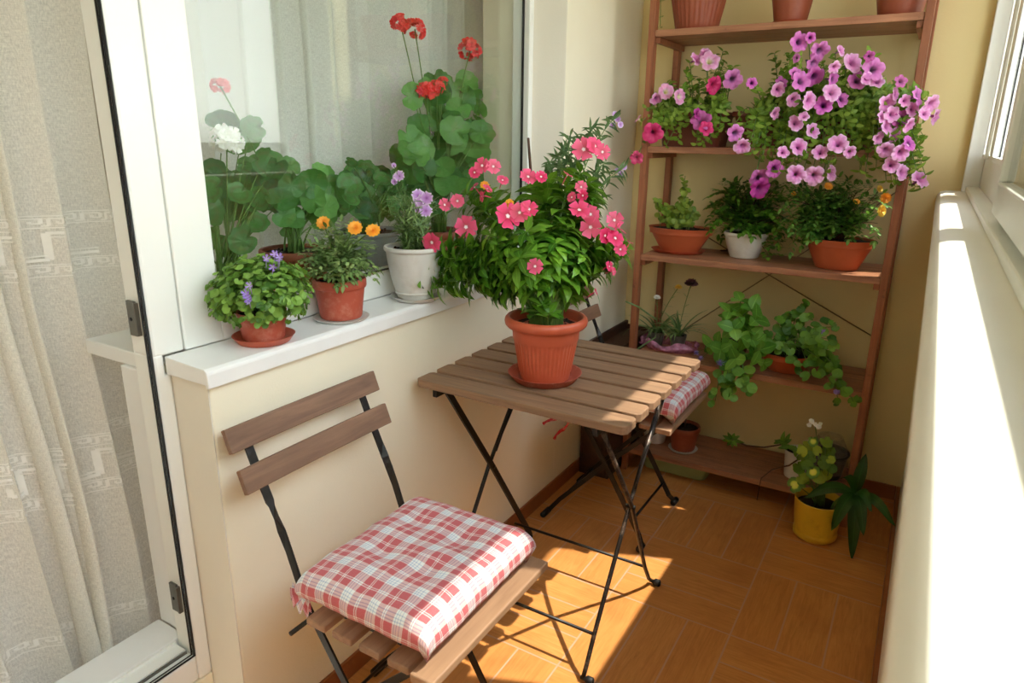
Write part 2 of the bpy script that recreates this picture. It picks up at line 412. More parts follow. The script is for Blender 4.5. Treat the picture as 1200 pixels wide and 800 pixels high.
    def flower(s, c, nrm, rad, petals=5, width=1.0, cup=.15, notch=.0, n=5, tube=0.):
        """flat flower of broad petals; tube > 0 gives it a funnel behind"""
        c = V(c); nrm = V(nrm).normalized(); a = nrm.orthogonal().normalized()
        a = Matrix.Rotation(random.random()*6.28, 3, nrm) @ a; b = nrm.cross(a); s.rr = random.random()
        for k in range(petals):
            th = 2*PI*k/petals; d = a*math.cos(th)+b*math.sin(th); e = nrm.cross(d)
            hw = math.tan(PI/petals)*width; tilt = cup+random.uniform(-.08, .08)
            o = nrm*(.0008*(k % 2)); rows = []
            for j in range(n+1):
                f = j/n; y = rad*f
                wj = rad*hw*(f**.75)*(1 if f < .75 else math.sqrt(max(0, 1-((f-.75)/.36)**2)))*(.96 if petals > 3 else 1)
                z = -tube*(1-f)**3+tilt*rad*f*f*(1 if tube == 0 else .35)
                tipf = -notch*rad*(f > .9)
                rows.append([s.add(c+o+d*(y*.97+(tipf if i == 1 else 0))+e*(wj*(i-1)*.98)+nrm*(z+(.05*rad*f if i == 1 else -.03*rad*f)), f, abs(i-1)) for i in range(3)])
            for A, B in zip(rows, rows[1:]):
                for i in range(2): s.face((A[i], A[i+1], B[i+1], B[i]))
    def funnel(s, c, nrm, rad, depth=None, lobes=5, seg=40):
        """petunia trumpet: throat behind c, ruffled five-lobed face"""
        c = V(c); nrm = V(nrm).normalized(); a = nrm.orthogonal().normalized()
        a = Matrix.Rotation(random.random()*6.28, 3, nrm) @ a; b = nrm.cross(a); s.rr = random.random()
        depth = depth or rad*1.1
        pr = [(.08, -1.0, 0), (.13, -.55, 0.02), (.26, -.2, .12), (.5, -.05, .4), (.78, .02, .7), (1., -.05, 1)]
        prev = None
        for r_, z_, t_ in pr:
            ring = []
            for k in range(seg):
                th = 2*PI*k/seg
                dn_ = abs(((lobes*th/(2*PI)) % 1)-.5)*2*PI/lobes; dn_ = min(dn_, 9); lob = 1-.20*t_*math.exp(-(dn_/.17)**2)+.03*t_*math.sin(th*3+s.rr*20)
                z = z_*depth+.07*rad*t_*math.sin(lobes*th*2+s.rr*9)
                ring.append(s.add(c+a*(math.cos(th)*rad*r_*lob)+b*(math.sin(th)*rad*r_*lob)+nrm*(z+.10*rad*t_*math.sin(th*4+s.rr*31)), t_, 1))
            if prev:
                for k in range(seg): s.face((prev[k], prev[(k+1) % seg], ring[(k+1) % seg], ring[k]))
            prev = ring
    def pom(s, c, nrm, rad, layers=4, n=11, flat=.6):
        """marigold head: layers of short overlapping petals"""
        c = V(c); nrm = V(nrm).normalized(); a = nrm.orthogonal().normalized(); b = nrm.cross(a); s.rr = random.random()
        for l in range(layers):
            el = .1+l*(1.35/layers); R = rad*(1-.13*l)
            for k in range(n-l):
                th = 2*PI*(k+.5*l)/(n-l)+random.uniform(-.1, .1)
                d = (a*math.cos(th)+b*math.sin(th))*math.cos(el)+nrm*math.sin(el)*flat
                e = nrm.cross(d).normalized(); w = R*.34
                i = [s.add(c-e*w*.3, .2), s.add(c+e*w*.3, .2), s.add(c+d*R*.7+e*w, .7), s.add(c+d*R, 1), s.add(c+d*R*.7-e*w, .7)]
                s.face(i)
    def build(s, name, mats, parent=None, smooth=True, bevel=0., uv=None, angle=None):
        me = bpy.data.meshes.new(name)
        me.from_pydata(s.v, [], s.f)
        if not isinstance(mats, (list, tuple)): mats = [mats]
        for m in mats: me.materials.append(M[m])
        me.polygons.foreach_set('material_index', s.m)
        for nm, arr in (('t', s.t), ('r', s.r), ('q', s.q)):
            at_ = me.attributes.new(nm, 'FLOAT', 'POINT'); at_.data.foreach_set('value', arr)
        if s.uv:
            l = me.uv_layers.new(name='UVMap')
            for lp in me.loops: l.data[lp.index].uv = s.uv[lp.vertex_index]
        me.update()
        if smooth:
            me.polygons.foreach_set('use_smooth', [True]*len(me.polygons))
            if angle: me.set_sharp_from_angle(angle=math.radians(angle))
        o = bpy.data.objects.new(name, me); COL.objects.link(o)
        if bevel:
            b = o.modifiers.new('bevel', 'BEVEL'); b.width = bevel; b.segments = 2; b.limit_method = 'ANGLE'
        if parent is not None:
            o.parent = parent
            # geometry is written in the thing's own frame
        return o

def thing(name, label, cat, loc=(0, 0, 0), rz=0., group=None):
    o = bpy.data.objects.new(name, None); COL.objects.link(o); o.empty_display_size = .03
    o.location = loc; o.rotation_euler = (0, 0, rz); o['label'] = label; o['category'] = cat
    if group: o['group'] = group
    return o
def tag(o, label, cat, group=None):
    o['label'] = label; o['category'] = cat
    if group: o['group'] = group
    return o
def struct(o, label=None):
    o['kind'] = 'structure'
    if label: o['label'] = label
    return o
def dup(root, loc, label, rz=None):
    r = root.copy(); COL.objects.link(r); r.location = loc; r['label'] = label
    if rz is not None: r.rotation_euler = (0, 0, rz)
    for ch in list(root.children):
        c = ch.copy(); COL.objects.link(c); c.parent = r
        for g in list(ch.children):
            d = g.copy(); COL.objects.link(d); d.parent = c
    return r
def R(a, b): return random.uniform(a, b)
# ================================================================== THE SETTING
random.seed(11)
W, D = 1.1095, 1.4177
YF = -2.3                                  # near end of the balcony, behind the camera
SZ = 0.88                                  # outer windowsill height
TOPZ = 2.12
def sbox(name, lo, hi, mat, bevel=0., smooth=False, parent=None):
    b = MB().box(lo, hi); o = b.build(name, mat, parent, smooth, bevel)
    if parent is None: struct(o)
    return o
sbox('floor', (-.02, YF, -.1), (1.3, D+.02, 0), 'floor')
sbox('ceiling', (-.3, YF, 2.5), (1.26, D+.2, 2.6), 'ceil')
# house wall on the left: low wall under the window, pier beyond it with a splayed reveal, lintel, end pier
b = MB()
b.prism([(0, -.564), (0, .79), (-.235, .79), (-.235, -.564)], 0, .846, 'z')
b.prism([(0, .788), (0, D), (-.3, D), (-.3, .77), (-.10, .756)], 0, 2.5, 'z')
b.box((-.3, YF, TOPZ), (0, .79, 2.5)); b.box((-.3, YF, 0), (0, -1.46, TOPZ))
b.box((-.235, -1.46, 0), (-.1, -.567, .185))
struct(b.build('wall_left', 'wall', smooth=False, bevel=.004))
sbox('wall_left_end', (-.235, -.5665, 0), (-.0005, -.5642, .846), 'reveal')
b = MB(); b.prism([(-.001, .7872), (-.0995, .7552), (-.0995, .7535), (-.001, .7855)], .887, 2.12, 'z'); struct(b.build('wall_reveal', 'reveal', smooth=False))
sbox('wall_back', (-.3, D, -.05), (1.42, D+.2, 2.6), 'wallback')
sbox('wall_front', (-.3, YF-.2, -.05), (1.42, YF, 2.6), 'wall')
# parapet on the right with its rounded white top, and the strip of wall over the glazing
prof = [(W, 0), (1.114, .35), (1.112, .62), (1.100, .78), (1.083, .91), (1.068, 1.0), (1.0585, 1.05), (1.055, 1.085), (1.057, 1.104), (1.064, 1.114), (1.076, 1.118), (1.32, 1.118), (1.32, 0)]
b = MB(); b.prism(prof, YF, D, 'y')
struct(b.build('wall_right', 'parapet', angle=35))
b = MB(); b.prism([(1.0565, 1.075), (1.0535, 1.086), (1.0553, 1.105), (1.063, 1.1165), (1.076, 1.1205), (1.32, 1.1205), (1.32, 1.119), (1.0765, 1.119), (1.0645, 1.115), (1.0575, 1.104), (1.0555, 1.086), (1.058, 1.0765)], YF, D-.001, 'y')
struct(b.build('trim_ledge', 'ledge', angle=35), 'white painted ledge on top of the parapet')
sbox('wall_header', (1.160, YF, 2.2), (1.215, D, 2.5), 'wall')
# skirting tiles
sbox('baseboard_left', (0, -.567, 0), (.009, D-.001, .054), 'skirt', .002)
sbox('baseboard_back', (.009, D-.010, 0), (W-.012, D, .056), 'skirt', .002)
sbox('baseboard_right', (W-.011, YF, 0), (W+.003, D-.001, .056), 'skirt', .002)
# windowsill outside
b = MB(); b.prism([(-.10, .884), (.010, .879), (.0165, .875), (.018, .869), (.018, .844), (.011, .844), (.009, .850), (-.10, .850)], -.577, .786, 'y')
struct(b.build('trim_windowsill', 'sill', smooth=False, bevel=.0015), 'white outer windowsill of the house window')
# inner sill, end panel and threshold
sbox('trim_inner_sill', (-.375, -.572, .842), (-.166, .86, .872), 'sill', .003)
sbox('trim_reveal_panel', (-.246, -.579, .262), (-.166, -.567, .842), 'sill', .002)
sbox('trim_threshold', (-.252, -1.46, .186), (-.162, -.58, .262), 'sill', .003)
b = MB().box((-.1605, -1.45, .249), (-.125, -.604, .256)); b.box((-.1605, -1.45, .249), (-.155, -.604, .262))
struct(b.build('trim_threshold_bar', 'frame', smooth=False), 'white bar along the threshold')
sbox('trim_threshold_line', (-.1245, -1.45, .248), (-.121, -.604, .2535), 'steel')
# house window
win = struct(bpy.data.objects.new('window_1', None)); COL.objects.link(win); win['label'] = 'white framed house window above the low wall'
b = MB()
X0, X1 = -.162, -.100
b.box((X0, -.534, .884), (X1, -.452, TOPZ)); b.box((X0, .731, .884), (X1, .775, TOPZ))
b.box((X0, -.452, .884), (X1, .731, .943)); b.box((X0, -.452, 2.05), (X1, .731, TOPZ))
fr = b.build('window_frame', 'frame', win, False, .003)
b = MB()
for lo, hi in (((-.127, -.4525, .943), (-.119, -.449, 2.05)), ((-.127, .728, .943), (-.119, .7315, 2.05)), ((-.127, -.449, .9425), (-.119, .728, .9455)), ((-.127, -.449, 2.047), (-.119, .728, 2.0505))): b.box(lo, hi)
b.build('glazing_gasket', 'black', win, False)
MB().box((-.126, -.4485, .9455), (-.122, .7275, 2.047)).build('pane', 'glass', win, False)
# balcony door frame (the door leaf stands open out of sight)
door = struct(bpy.data.objects.new('door_1', None)); COL.objects.link(door); door['label'] = 'white balcony door frame with black seal beside the window'
b = MB()
b.box((X0, -.598, .186), (X1, -.5675, .8495)); b.box((X0, -.598, .8855), (X1, -.536, TOPZ)); b.box((X0, -.598, .84), (X1+.0, -.578, .89))
b.box((X0, -1.46, .190), (X1, -.598, .247)); b.box((X0, -1.46, .186), (X1, -1.40, TOPZ)); b.box((X0, -1.46, 2.06), (X1, -.598, TOPZ))
b.build('door_frame', 'frame', door, False, .005)
b = MB()
b.tube([(-.102, -.6005, 2.05), (-.102, -.6005, .249), (-.102, -1.39, .249)], .0028, 8)
b.tube([(-.106, -.6035, 2.05), (-.106, -.6035, .252), (-.106, -1.39, .252)], .002, 8)
b.build('door_seal', 'black', door)
for z in (.955, .375):
    b = MB().box((-.150, -.604, z-.032), (-.128, -.598, z+.032)); b.box((-.1265, -.607, z-.030), (-.121, -.598, z+.030))
    p = b.build('strike_plate', 'steel', door, False, .001)
    MB().tube([(-.139, -.6045, z-.001), (-.139, -.6055, z-.001)], .0035, 10).build('screw', 'black', p)
# glazing along the parapet
gl = struct(bpy.data.objects.new('window_2', None)); COL.objects.link(gl); gl['label'] = 'white balcony glazing standing on the parapet ledge'
GX0, GX1 = 1.165, 1.210
b = MB()
b.box((GX0, YF, 1.1205), (GX1, D, 1.235)); b.box((GX0, YF, 2.12), (GX1, D, 2.2))
for y0, y1 in ((1.37, D), (.905, 1.20), (.09, .235), (-1.55, -1.42), (YF, YF+.08)): b.box((GX0, y0, 1.235), (GX1, y1, 2.12))  # far mullion made extra wide to keep sun off the floor behind
b.box((1.118, 1.385, 1.1205), (GX0, D-.001, 2.2))
b.box((1.130, YF, 1.1205), (1.165, 1.385, 1.137))
b.build('window_frame', 'frame', gl, False, .003)
b = MB()                                  # raised white sash profiles and dark seals on the far sashes
for y0, y1 in ((1.20, 1.37), (.235, .905), (-1.42, .09)):
    for yy in (y0+.012, y1-.020): b.box((GX0-.010, yy, 1.235), (GX0+.001, yy+.010, 2.12))
    b.box((GX0-.010, y0+.012, 1.225), (GX0+.001, y1-.010, 1.237))
b.build('sash_bead', 'frame', gl, False, .002)
b = MB()
for y0, y1 in ((1.20, 1.37), (.235, .905)):
    for yy in (y0-.001, y1-.003): b.box((GX0+.006, yy, 1.235), (GX0+.009, yy+.004, 2.12))
b.build('glazing_gasket', 'black', gl, False)
for y0, y1 in ((1.20, 1.37), (.235, .905), (-1.42, .09), (-2.2, -1.55)):
    MB().box((1.182, y0, 1.235), (1.186, y1, 2.12)).build('pane', 'glass', gl, False)
sash = bpy.data.objects.new('open_sash', None); COL.objects.link(sash); sash.parent = gl
# inward-standing near sash
b = MB()
sx0, sx1, sy0, sy1 = 1.1365, 1.1635, -1.38, .245
b.box((sx0, sy0, 1.150), (sx1, sy1, 1.205)); b.box((sx0, sy0, 2.06), (sx1, sy1, 2.10))
b.box((sx0, sy0, 1.205), (sx1, sy0+.04, 2.06)); b.box((sx0, sy1-.035, 1.205), (sx1, sy1, 2.06))
b.build('sash_frame', 'frame', sash, False, .004)
MB().box((1.148, sy0+.04, 1.2), (1.152, sy1-.035, 2.06)).build('sash_pane', 'glass', sash, False)
# the room behind
sbox('wall_room_end', (-3.4, 2.2, 0), (-.3, 2.3, 2.6), 'roomwall'); b = MB()
for lo, hi in (((-3.4, YF-.3, 0), (-.3, YF-.2, .9)), ((-3.4, YF-.3, 2.3), (-.3, YF-.2, 2.6)), ((-3.4, YF-.3, .9), (-2.4, YF-.2, 2.3)), ((-.9, YF-.3, .9), (-.3, YF-.2, 2.3))): b.box(lo, hi)  # unseen wall, with an opening added so sky light brightens the curtain
struct(b.build('wall_room_near', 'roomwall', smooth=False))
sbox('wall_room_back', (-3.5, YF-.3, 0), (-3.4, 2.3, 2.6), 'roomwall'); sbox('ceiling_room', (-3.5, YF-.3, 2.5), (-.3, 2.3, 2.6), 'ceil')
sbox('floor_room', (-3.5, YF-.3, -.1), (-.235, 2.3, .05), 'roomfloor')
sbox('wall_room_pier', (-.3, D+.2, 0), (-.28, 2.3, 2.6), 'roomwall')

# ================================================================== CURTAINS
def curtain(name, label, y0, y1, fx, ztop, zbot, mat, group, lean=None, bands=True, nu=None):
    """cloth hung from ztop: fx(u) gives (x, y) of the folded line; folds may overlap"""
    n = nu or int((y1-y0)/.0036); nz = 26
    root = thing(name, label, 'curtain', (0, 0, 0), 0, group)
    def P(u, z, off=0.):
        def base(u):
            x, y = fx(u); h = (ztop-z)/(ztop-zbot)
            if lean: dx, dy = lean(u, h, z); x += dx; y += dy
            x += .004*math.sin(9*z+u*14)
            return V((x, y, z))
        p = base(u)
        if off:
            q = base(u+.002)-p; nn = V((q.y, -q.x, 0)).normalized(); p = p+nn*off
        return p
    b = MB(); b.uv = []
    for i in range(n+1):
        u = y0+(y1-y0)*i/n
        for j in range(nz+1):
            z = ztop+(zbot-ztop)*j/nz; b.add(P(u, z)); b.uv.append((u, z))
    for i in range(n):
        for j in range(nz):
            a = i*(nz+1)+j; b.face((a, a+nz+1, a+nz+2, a+1))
    b.build('curtain_cloth', mat, root)
    if bands:
        e = MB()
        def strip(pts, w):       # embroidered line lying on the cloth
            for (u0, z0), (u1, z1) in zip(pts, pts[1:]):
                L = math.hypot(u1-u0, z1-z0); k = max(1, int(L/.012))
                du, dz = (u1-u0)/L, (z1-z0)/L; nu_, nz_ = -dz*w/2, du*w/2
                prev = None
                for s_ in range(k+1):
                    u, z = u0+(u1-u0)*s_/k, z0+(z1-z0)*s_/k
                    r = (e.add(P(u+nu_, z+nz_, .0022)), e.add(P(u-nu_, z-nz_, .0022)))
                    if prev: e.face((prev[0], r[0], r[1], prev[1]))
                    prev = r
        def meander(zc, h, pitch, w):
            u = y0
            while u < y1-pitch:
                k = h/2; p = pitch
                strip([(u, zc-k), (u, zc+k), (u+p*.72, zc+k), (u+p*.72, zc-k*.35), (u+p*.36, zc-k*.35), (u+p*.36, zc+k*.3)], w)
                strip([(u, zc-k), (u-p*.1, zc-k)], w); strip([(u+p*.72, zc-k), (u+p, zc-k)], w)
                u += p
        def band(zc):
            meander(zc+.047, .014, .017, .0028); meander(zc-.047, .014, .017, .0028); meander(zc, .052, .078, .0055); meander(zc, .036, .078, .0022)
            for dz in (.059, .036, -.036, -.059): strip([(y0, zc+dz), (y1-.004, zc+dz)], .0022)
        for zc in bands: band(zc)
        if bands[0] < 1.5: meander(.285, .014, .017, .0028); strip([(y0, .272), (y1-.004, .272)], .0022)
        e.build('embroidery', 'embroid', root)
    return root
def fold_door(u):
    a = u*78+1.3*math.sin(u*9)
    return (-.440+.026*math.sin(a)+.020*math.sin(u*19+1), u+.0175*math.sin(a+.9)+.022*math.sin(u*23))
def lean_door(u, h, z):
    k = max(0, (.95-z))/.95
    return (.135*min(1, k*1.15), -.08*k*k*math.exp(-((u+.60)/.10)**2)+.02*k)
curtain('sheer_curtain', 'cream sheer curtain with Greek key embroidery hanging in the open doorway', -1.75, -.475, fold_door, 2.42, .10, 'sheer', None, lean_door, bands=(1.055, .605))
def fold_win(u):
    a = u*52+1.5*math.sin(u*7)
    return (-.46+.024*math.sin(a)+.012*math.sin(u*13), u+.023*math.sin(a+1.2)+.015*math.sin(u*11+2))
curtain('sheer_curtain', 'pale plain sheer curtain hanging behind the window plants', -.385, 1.3, fold_win, 2.42, .10, 'sheer2', None, None, bands=None)

# ================================================================== RACK
rack = thing('plant_rack', 'tall reddish brown wooden plant rack of five shelves against the back wall', 'shelf rack', (.555, 1.258, 0))
RX, RY = .555, 1.258
def rl(x, y, z): return (x-RX, y-RY, z)
for px in (.153, .957):
    for py in (1.1225, 1.391):
        MB().box(rl(px-.011, py-.0165, 0), rl(px+.011, py+.0165, 2.08)).build('post', 'rackz', rack, False, .002)
SHZ = (1.6177, 1.2451, .8664, .4884, .0943)
for z in SHZ:
    b = MB()
    for k in range(3):
        b.box(rl(.1645, 1.112+k*.0945, z-.021), rl(.9455, 1.112+k*.0945+.0925, z))
    b.build('shelf', 'rackx', rack, False, .0015)
    for px in (.1730, .937):
        MB().box(rl(px-.008, 1.12, z-.040), rl(px+.008, 1.385, z-.0215)).build('shelf_batten', 'rackz', rack, False, .001)
for a, c in (((.158, 1.409, .99), (.95, 1.409, .60)), ((.95, 1.409, 1.12), (.158, 1.409, .44))):
    MB().tube([rl(*a), rl((a[0]+c[0])/2, 1.409, (a[2]+c[2])/2-.004), rl(*c)], .0022, 6).build('cross_wire', 'wire', rack)

# ================================================================== DARK CRATE IN THE CORNER
crate = thing('wooden_crate', 'dark brown wooden crate in the far left corner beside the rack', 'crate', (.072, 1.19, 0))
def cl(x, y, z): return (x-.072, y-1.19, z)
for nm, lo, hi in (('side_board', (.011, .99, 0), (.023, 1.40, .535)), ('side_board', (.122, .99, 0), (.134, 1.40, .52)), ('end_board', (.0235, .99, 0), (.1215, 1.003, .52)), ('end_board', (.0235, 1.387, 0), (.1215, 1.40, .52)), ('bottom_board', (.0235, 1.0035, .01), (.1215, 1.3865, .022)), ('lid', (.0235, 1.0035, .490), (.1215, 1.3865, .502))):
    MB().box(cl(*lo), cl(*hi)).build(nm, 'darkwood', crate, False, .002)

# ================================================================== TABLE
table = thing('folding_table', 'square folding table with grey brown slatted top and thin black legs', 'table', (.301, .243, 0))
TX, TY = .301, .243
def tl(x, y, z): return (x-TX, y-TY, z)
b = MB(); ty0, pitch, wd = -.0248, .5381/6.85, .0655
for k in range(7):
    y = ty0+k*pitch*1.0; b.rr = R(0, .8); x0, x1 = .0255, .577; c = .009
    poly = [(x0+c, y), (x1-c, y), (x1, y+c), (x1, y+wd-c), (x1-c, y+wd), (x0+c, y+wd), (x0, y+wd-c), (x0, y+c)]
    b.prism([(p[0]-TX, p[1]-TY) for p in poly], .680, .700, 'z')
b.build('tabletop', 'slat', table, False, .0022)
for x in (.082, .506):
    MB().box(tl(x-.006, -.022, .662), tl(x+.006, .508, .680)).build('rail', 'iron', table, False, .001)
def leg(x, pts, rad, nm='leg', mat='iron', flat=False, foot=None, foot_dir=1, par=None):
    b = MB(); P = [tl(x, y, z) for y, z in pts]
    if flat: b.ribbon(P, (0, .8, .6), .017, .007)
    else: b.tube(P, rad, 8)
    o = b.build(nm, mat, par or table, not flat)
    if foot:
        y, z = pts[-1]; fx = x-TX; fy = y-TY
        MB().tube([(fx-.006*foot_dir, fy, .011), (fx+.006*foot_dir, fy, .0105), (fx+.010*foot_dir, fy, .0105), (fx+.024*foot_dir, fy, .0105), (fx+.027*foot_dir, fy, .0105)], [.005, .006, .0105, .0105, .007], 12).build('foot_cap', 'black', o)
    return o
leg(.082, [(.022, .672), (.24, .365), (.462, .035), (.475, .012)], .006, flat=True, foot=True, foot_dir=-1)
leg(.070, [(.497, .672), (.24, .365), (.026, .05), (.004, .012)], .006, foot=True, foot_dir=-1)
leg(.506, [(.010, .672), (.244, .362), (.385, .10), (.430, .035), (.458, .011)], .0058, mat='worn', foot=True)
leg(.497, [(.497, .672), (.246, .360), (.060, .10), (.020, .035), (.003, .011)], .0058, mat='worn', foot=True)
MB().tube([tl(.072, .388, .100), tl(.506, .388, .100)], .0042, 8).build('crossbar', 'iron', table)
MB().tube([tl(.070, .060, .097), tl(.497, .060, .097)], .0042, 8).build('crossbar', 'iron', table)
for x in (.076, .502):
    MB().tube([tl(x, .50, .664), tl(x, .485, .632), tl(x, .30, .442), tl(x, .268, .400)], .0033, 6).build('strut', 'worn' if x > .3 else 'iron', table)
    MB().tube([tl(x-.012, .243, .363), tl(x+.012, .243, .363)], .006, 10).build('pivot', 'iron', table)

# ================================================================== CHAIRS
def make_chair(name, label, loc):
    t = thing(name, label, 'chair', loc, 0, 'folding chairs by the table')
    for s in (-1, 1):
        y = .150*s
        pts = [(.022, y, .762), (.052, y, .69), (.083, y, .622), (.0975, y, .592), (.108, y, .568), (.124, y, .53), (.158, y, .43), (.285, y, .23), (.398, y, .04), (.418, y*1.12, .012)]
        tw = [(0, 1, 0)]*3+[(.5, .8*s, .3), (.9, .2, .4)]+[(1, 0, .42)]*5
        o = MB().ribbon(pts, tw, .0165, .0045).build('upright', 'iron', t, False)
        MB().tube([(.414, y*1.1-.010*s, .011), (.415, y*1.1+.024*s, .011), (.416, y*1.1+.028*s, .011)], [.0105, .0105, .007], 12).build('foot_cap', 'black', o)
        y2 = .131*s
        o = MB().ribbon([(.438, y2, .418), (.30, y2, .285), (.10, y2, .070), (.056, y2, .012)], (1, 0, 0), .015, .0045).build('leg', 'iron', t, False)
        MB().tube([(.054, y2-.010*s, .011), (.054, y2+.036*s, .011), (.054, y2+.040*s, .011)], [.0105, .0105, .007], 12).build('foot_cap', 'black', o)
        MB().box((.190, y2-.007-.010*s, .4125), (.470, y2+.007-.010*s, .4235)).build('seat_rail', 'iron', t, False, .001)
    for (x0, z0), (x1, z1) in (((.0305, .7665), (.0465, .724)), ((.0610, .6955), (.0775, .6525))):
        d = V((x1-x0, 0, z1-z0)); c = V(((x0+x1)/2, 0, (z0+z1)/2)); nn = V((-d.z, 0, d.x)).normalized()
        if nn.x < 0: nn = -nn
        b = MB(); b.rr = R(0, .6)
        # gently curved slat, bowed away from the sitter
        N = 8; rings = []
        for k in range(N+1):
            yy = -.194+.388*k/N; bow = .008*(1-(2*k/N-1)**2)
            cc = c-nn*bow+V((0, yy, 0))
            rings.append([b.add(cc+d*.5*a-nn*.006*e) for a, e in ((-1, -1), (1, -1), (1, 1), (-1, 1))])
        for A, B_ in zip(rings, rings[1:]):
            for k in range(4): b.face((A[k], A[(k+1) % 4], B_[(k+1) % 4], B_[k]))
        b.face(rings[0][::-1]); b.face(rings[-1])
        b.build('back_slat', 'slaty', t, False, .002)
    b = MB()
    for k, x in enumerate((.196, .259, .322, .385)):
        b.rr = R(0, .5); b.box((x, -.186, .424), (x+.046, .186, .439))
    b.rr = .7; b.box((.440, -.194, .424), (.487, .194, .441))
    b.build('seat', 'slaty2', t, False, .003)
    MB().tube([(.168, -.200, .402), (.168, .200, .402)], .0045, 8).build('pivot_rod', 'iron', t)
    MB().tube([(.372, -.15, .082), (.372, .15, .082)], .0042, 8).build('crossbar', 'iron', t)
    MB().tube([(.105, -.131, .075), (.105, .131, .075)], .0042, 8).build('crossbar', 'iron', t)
    return t
chair = make_chair('folding_chair', 'wooden slatted folding chair in the foreground with the table beyond it', (0, -.375, 0))
dup(chair, (0, .778, 0), 'wooden folding chair mostly hidden behind the potted table')

def make_cushion(name, label, loc, rz, seed, sx=.166, sy=.178, th=.074, group='red checked seat cushions', tie=None):
    random.seed(seed)
    root = thing(name, label, 'cushion', loc, rz, group)
    b = MB(); b.uv = []; n = 54; r = .024
    S, T = sx+.030, sy+.030
    def ax(s, a):
        k = abs(s); sg = 1 if s > 0 else -1
        if k < a-r: return s, 0.
        w = (k-(a-r))
        if w < r*1.5708: an = w/r; return sg*(a-r+r*math.sin(an)), r*(1-math.cos(an))
        return sg*a, r+(w-r*1.5708)
    for i in range(n+1):
        for j in range(n+1):
            s, t_ = -S+2*S*i/n, -T+2*T*j/n
            x, dx = ax(s, sx); y, dy = ax(t_, sy)
            puff = .014*(1-(x/sx)**4)*(1-(y/sy)**4)
            tuft = sum(.012*math.exp(-(((x-a)**2+(y-c)**2)/.0012)) for a, c in ((-.05, -.05), (.05, .06), (-.06, .07), (.055, -.06)))
            wr = noise.noise(V((x*9+seed, y*9, 0)))*.007+noise.noise(V((x*24, y*24+seed, 3)))*.003
            edge = noise.noise(V((s*30+seed, t_*30, 1)))*.004
            z = th-dx-dy+puff-tuft+wr
            k = max(0, .010-z)
            z = max(z, .003+.002*noise.noise(V((s*40, t_*40, 2))))
            sh = 1-.10*(1-min(1, max(0, z)/(th*.5)))
            b.add((x*sh+edge*.6, y*sh+edge*.6, z)); b.uv.append((s+seed*.013, t_+seed*.021))
    for i in range(n):
        for j in range(n):
            a = i*(n+1)+j; b.face((a, a+n+1, a+n+2, a+1))
    ring = [i*(n+1) for i in range(n+1)]+[n*(n+1)+j for j in range(1, n+1)]+[i*(n+1)+n for i in range(n-1, -1, -1)]+[j for j in range(n-1, 0, -1)]
    b.face(ring[::-1])
    b.build('cushion_cover', 'plaid', root)
    # flounced back corners and the ties
    for sgn in (-1, 1):
        f = MB(); f.uv = []
        N = 18
        for k in range(N+1):
            a = k/N*PI*.9
            for m_ in range(4):
                q = m_/3; rr = .012+.034*q; w = .010*math.sin(k*1.9)*q
                f.add((-sx+.016-math.cos(a)*rr*.55-.012*q, sgn*(sy-.020+math.sin(a)*rr*.5), .030-.022*q+w+math.cos(a)*.020*q)); f.uv.append((k*.006, q*.04))
        for k in range(N):
            for m_ in range(3): a = k*4+m_; f.face((a, a+4, a+5, a+1))
        f.build('corner_flounce', 'plaid', root)
    if tie:
        for q, pts in enumerate(tie):
            MB().tube(pts, [.0048+.0014*math.sin(i*2.2) for i in range(len(pts))], 6).build('tie', 'tie', root)
    return root
make_cushion('seat_cushion', 'large red and white checked cushion on the foreground chair', (.315, -.377, .4415), 0, 3, sx=.153)
def tie_pts(dx, L):
    return [(-.115+dx*.2, -.172, .004), (-.118+dx*.5, -.185, -.010)]+[(-.118+dx*(.5+k*.15)+.004*math.sin(k*1.7), -.189+.003*math.cos(k*2.1), -.012-L*k/8) for k in range(1, 9)]
make_cushion('seat_cushion', 'red and white checked cushion poking out behind the table', (.338, .790, .4415), 0, 8, sx=.158, tie=[tie_pts(-.10, .07), tie_pts(-.075, .115)])
# ================================================================== PLANT BUILDERS
def lerp_path(a, b, up=.35, n=7, side=0.):
    """stem from a to b that leaves a upwards and arches to b"""
    a, b = V(a), V(b); L = (b-a).length
    c1 = a+V((0, 0, L*up)); c2 = b-(b-a)*.25+V((0, 0, L*up*.35))
    out = []
    for i in range(n):
        t = i/(n-1); out.append(a*(1-t)**3+c1*3*t*(1-t)**2+c2*3*t*t*(1-t)+b*t**3)
    return out
def pathpt(P, f):
    f = max(0, min(.9999, f))*(len(P)-1); i = int(f); k = f-i
    return P[i].lerp(P[i+1], k), (P[i+1]-P[i]).normalized()
LANCE = (.06, .55, .9, 1., .80, .42, .02)
OVATE = (.10, .85, 1., .88, .55, .02)
SPAT = (.10, .35, .7, 1., .92, .3)
def whorls(lf, P, start, nodes, per, L, W, droop, lift=.5, prof=LANCE, jitter=.3, taper=.25):
    for k in range(nodes):
        f = start+(1-start)*(k/(max(1, nodes-1)))
        p, d = pathpt(P, f); o = d.orthogonal().normalized(); ph = R(0, 6.28)
        sc = 1-taper*(k/(max(1, nodes-1)))
        for j in range(per):
            a = ph+2*PI*j/per+R(-jitter, jitter)
            s = (Matrix.Rotation(a, 3, d) @ o)
            dr = (s+d*R(lift*.6, lift*1.4)+V((0, 0, .15))).normalized()
            lf.leaf(p, dr, d+V((0, 0, .4)), L*sc*R(.75, 1.15), W*sc*R(.8, 1.1), droop*R(.6, 1.4), prof=prof)
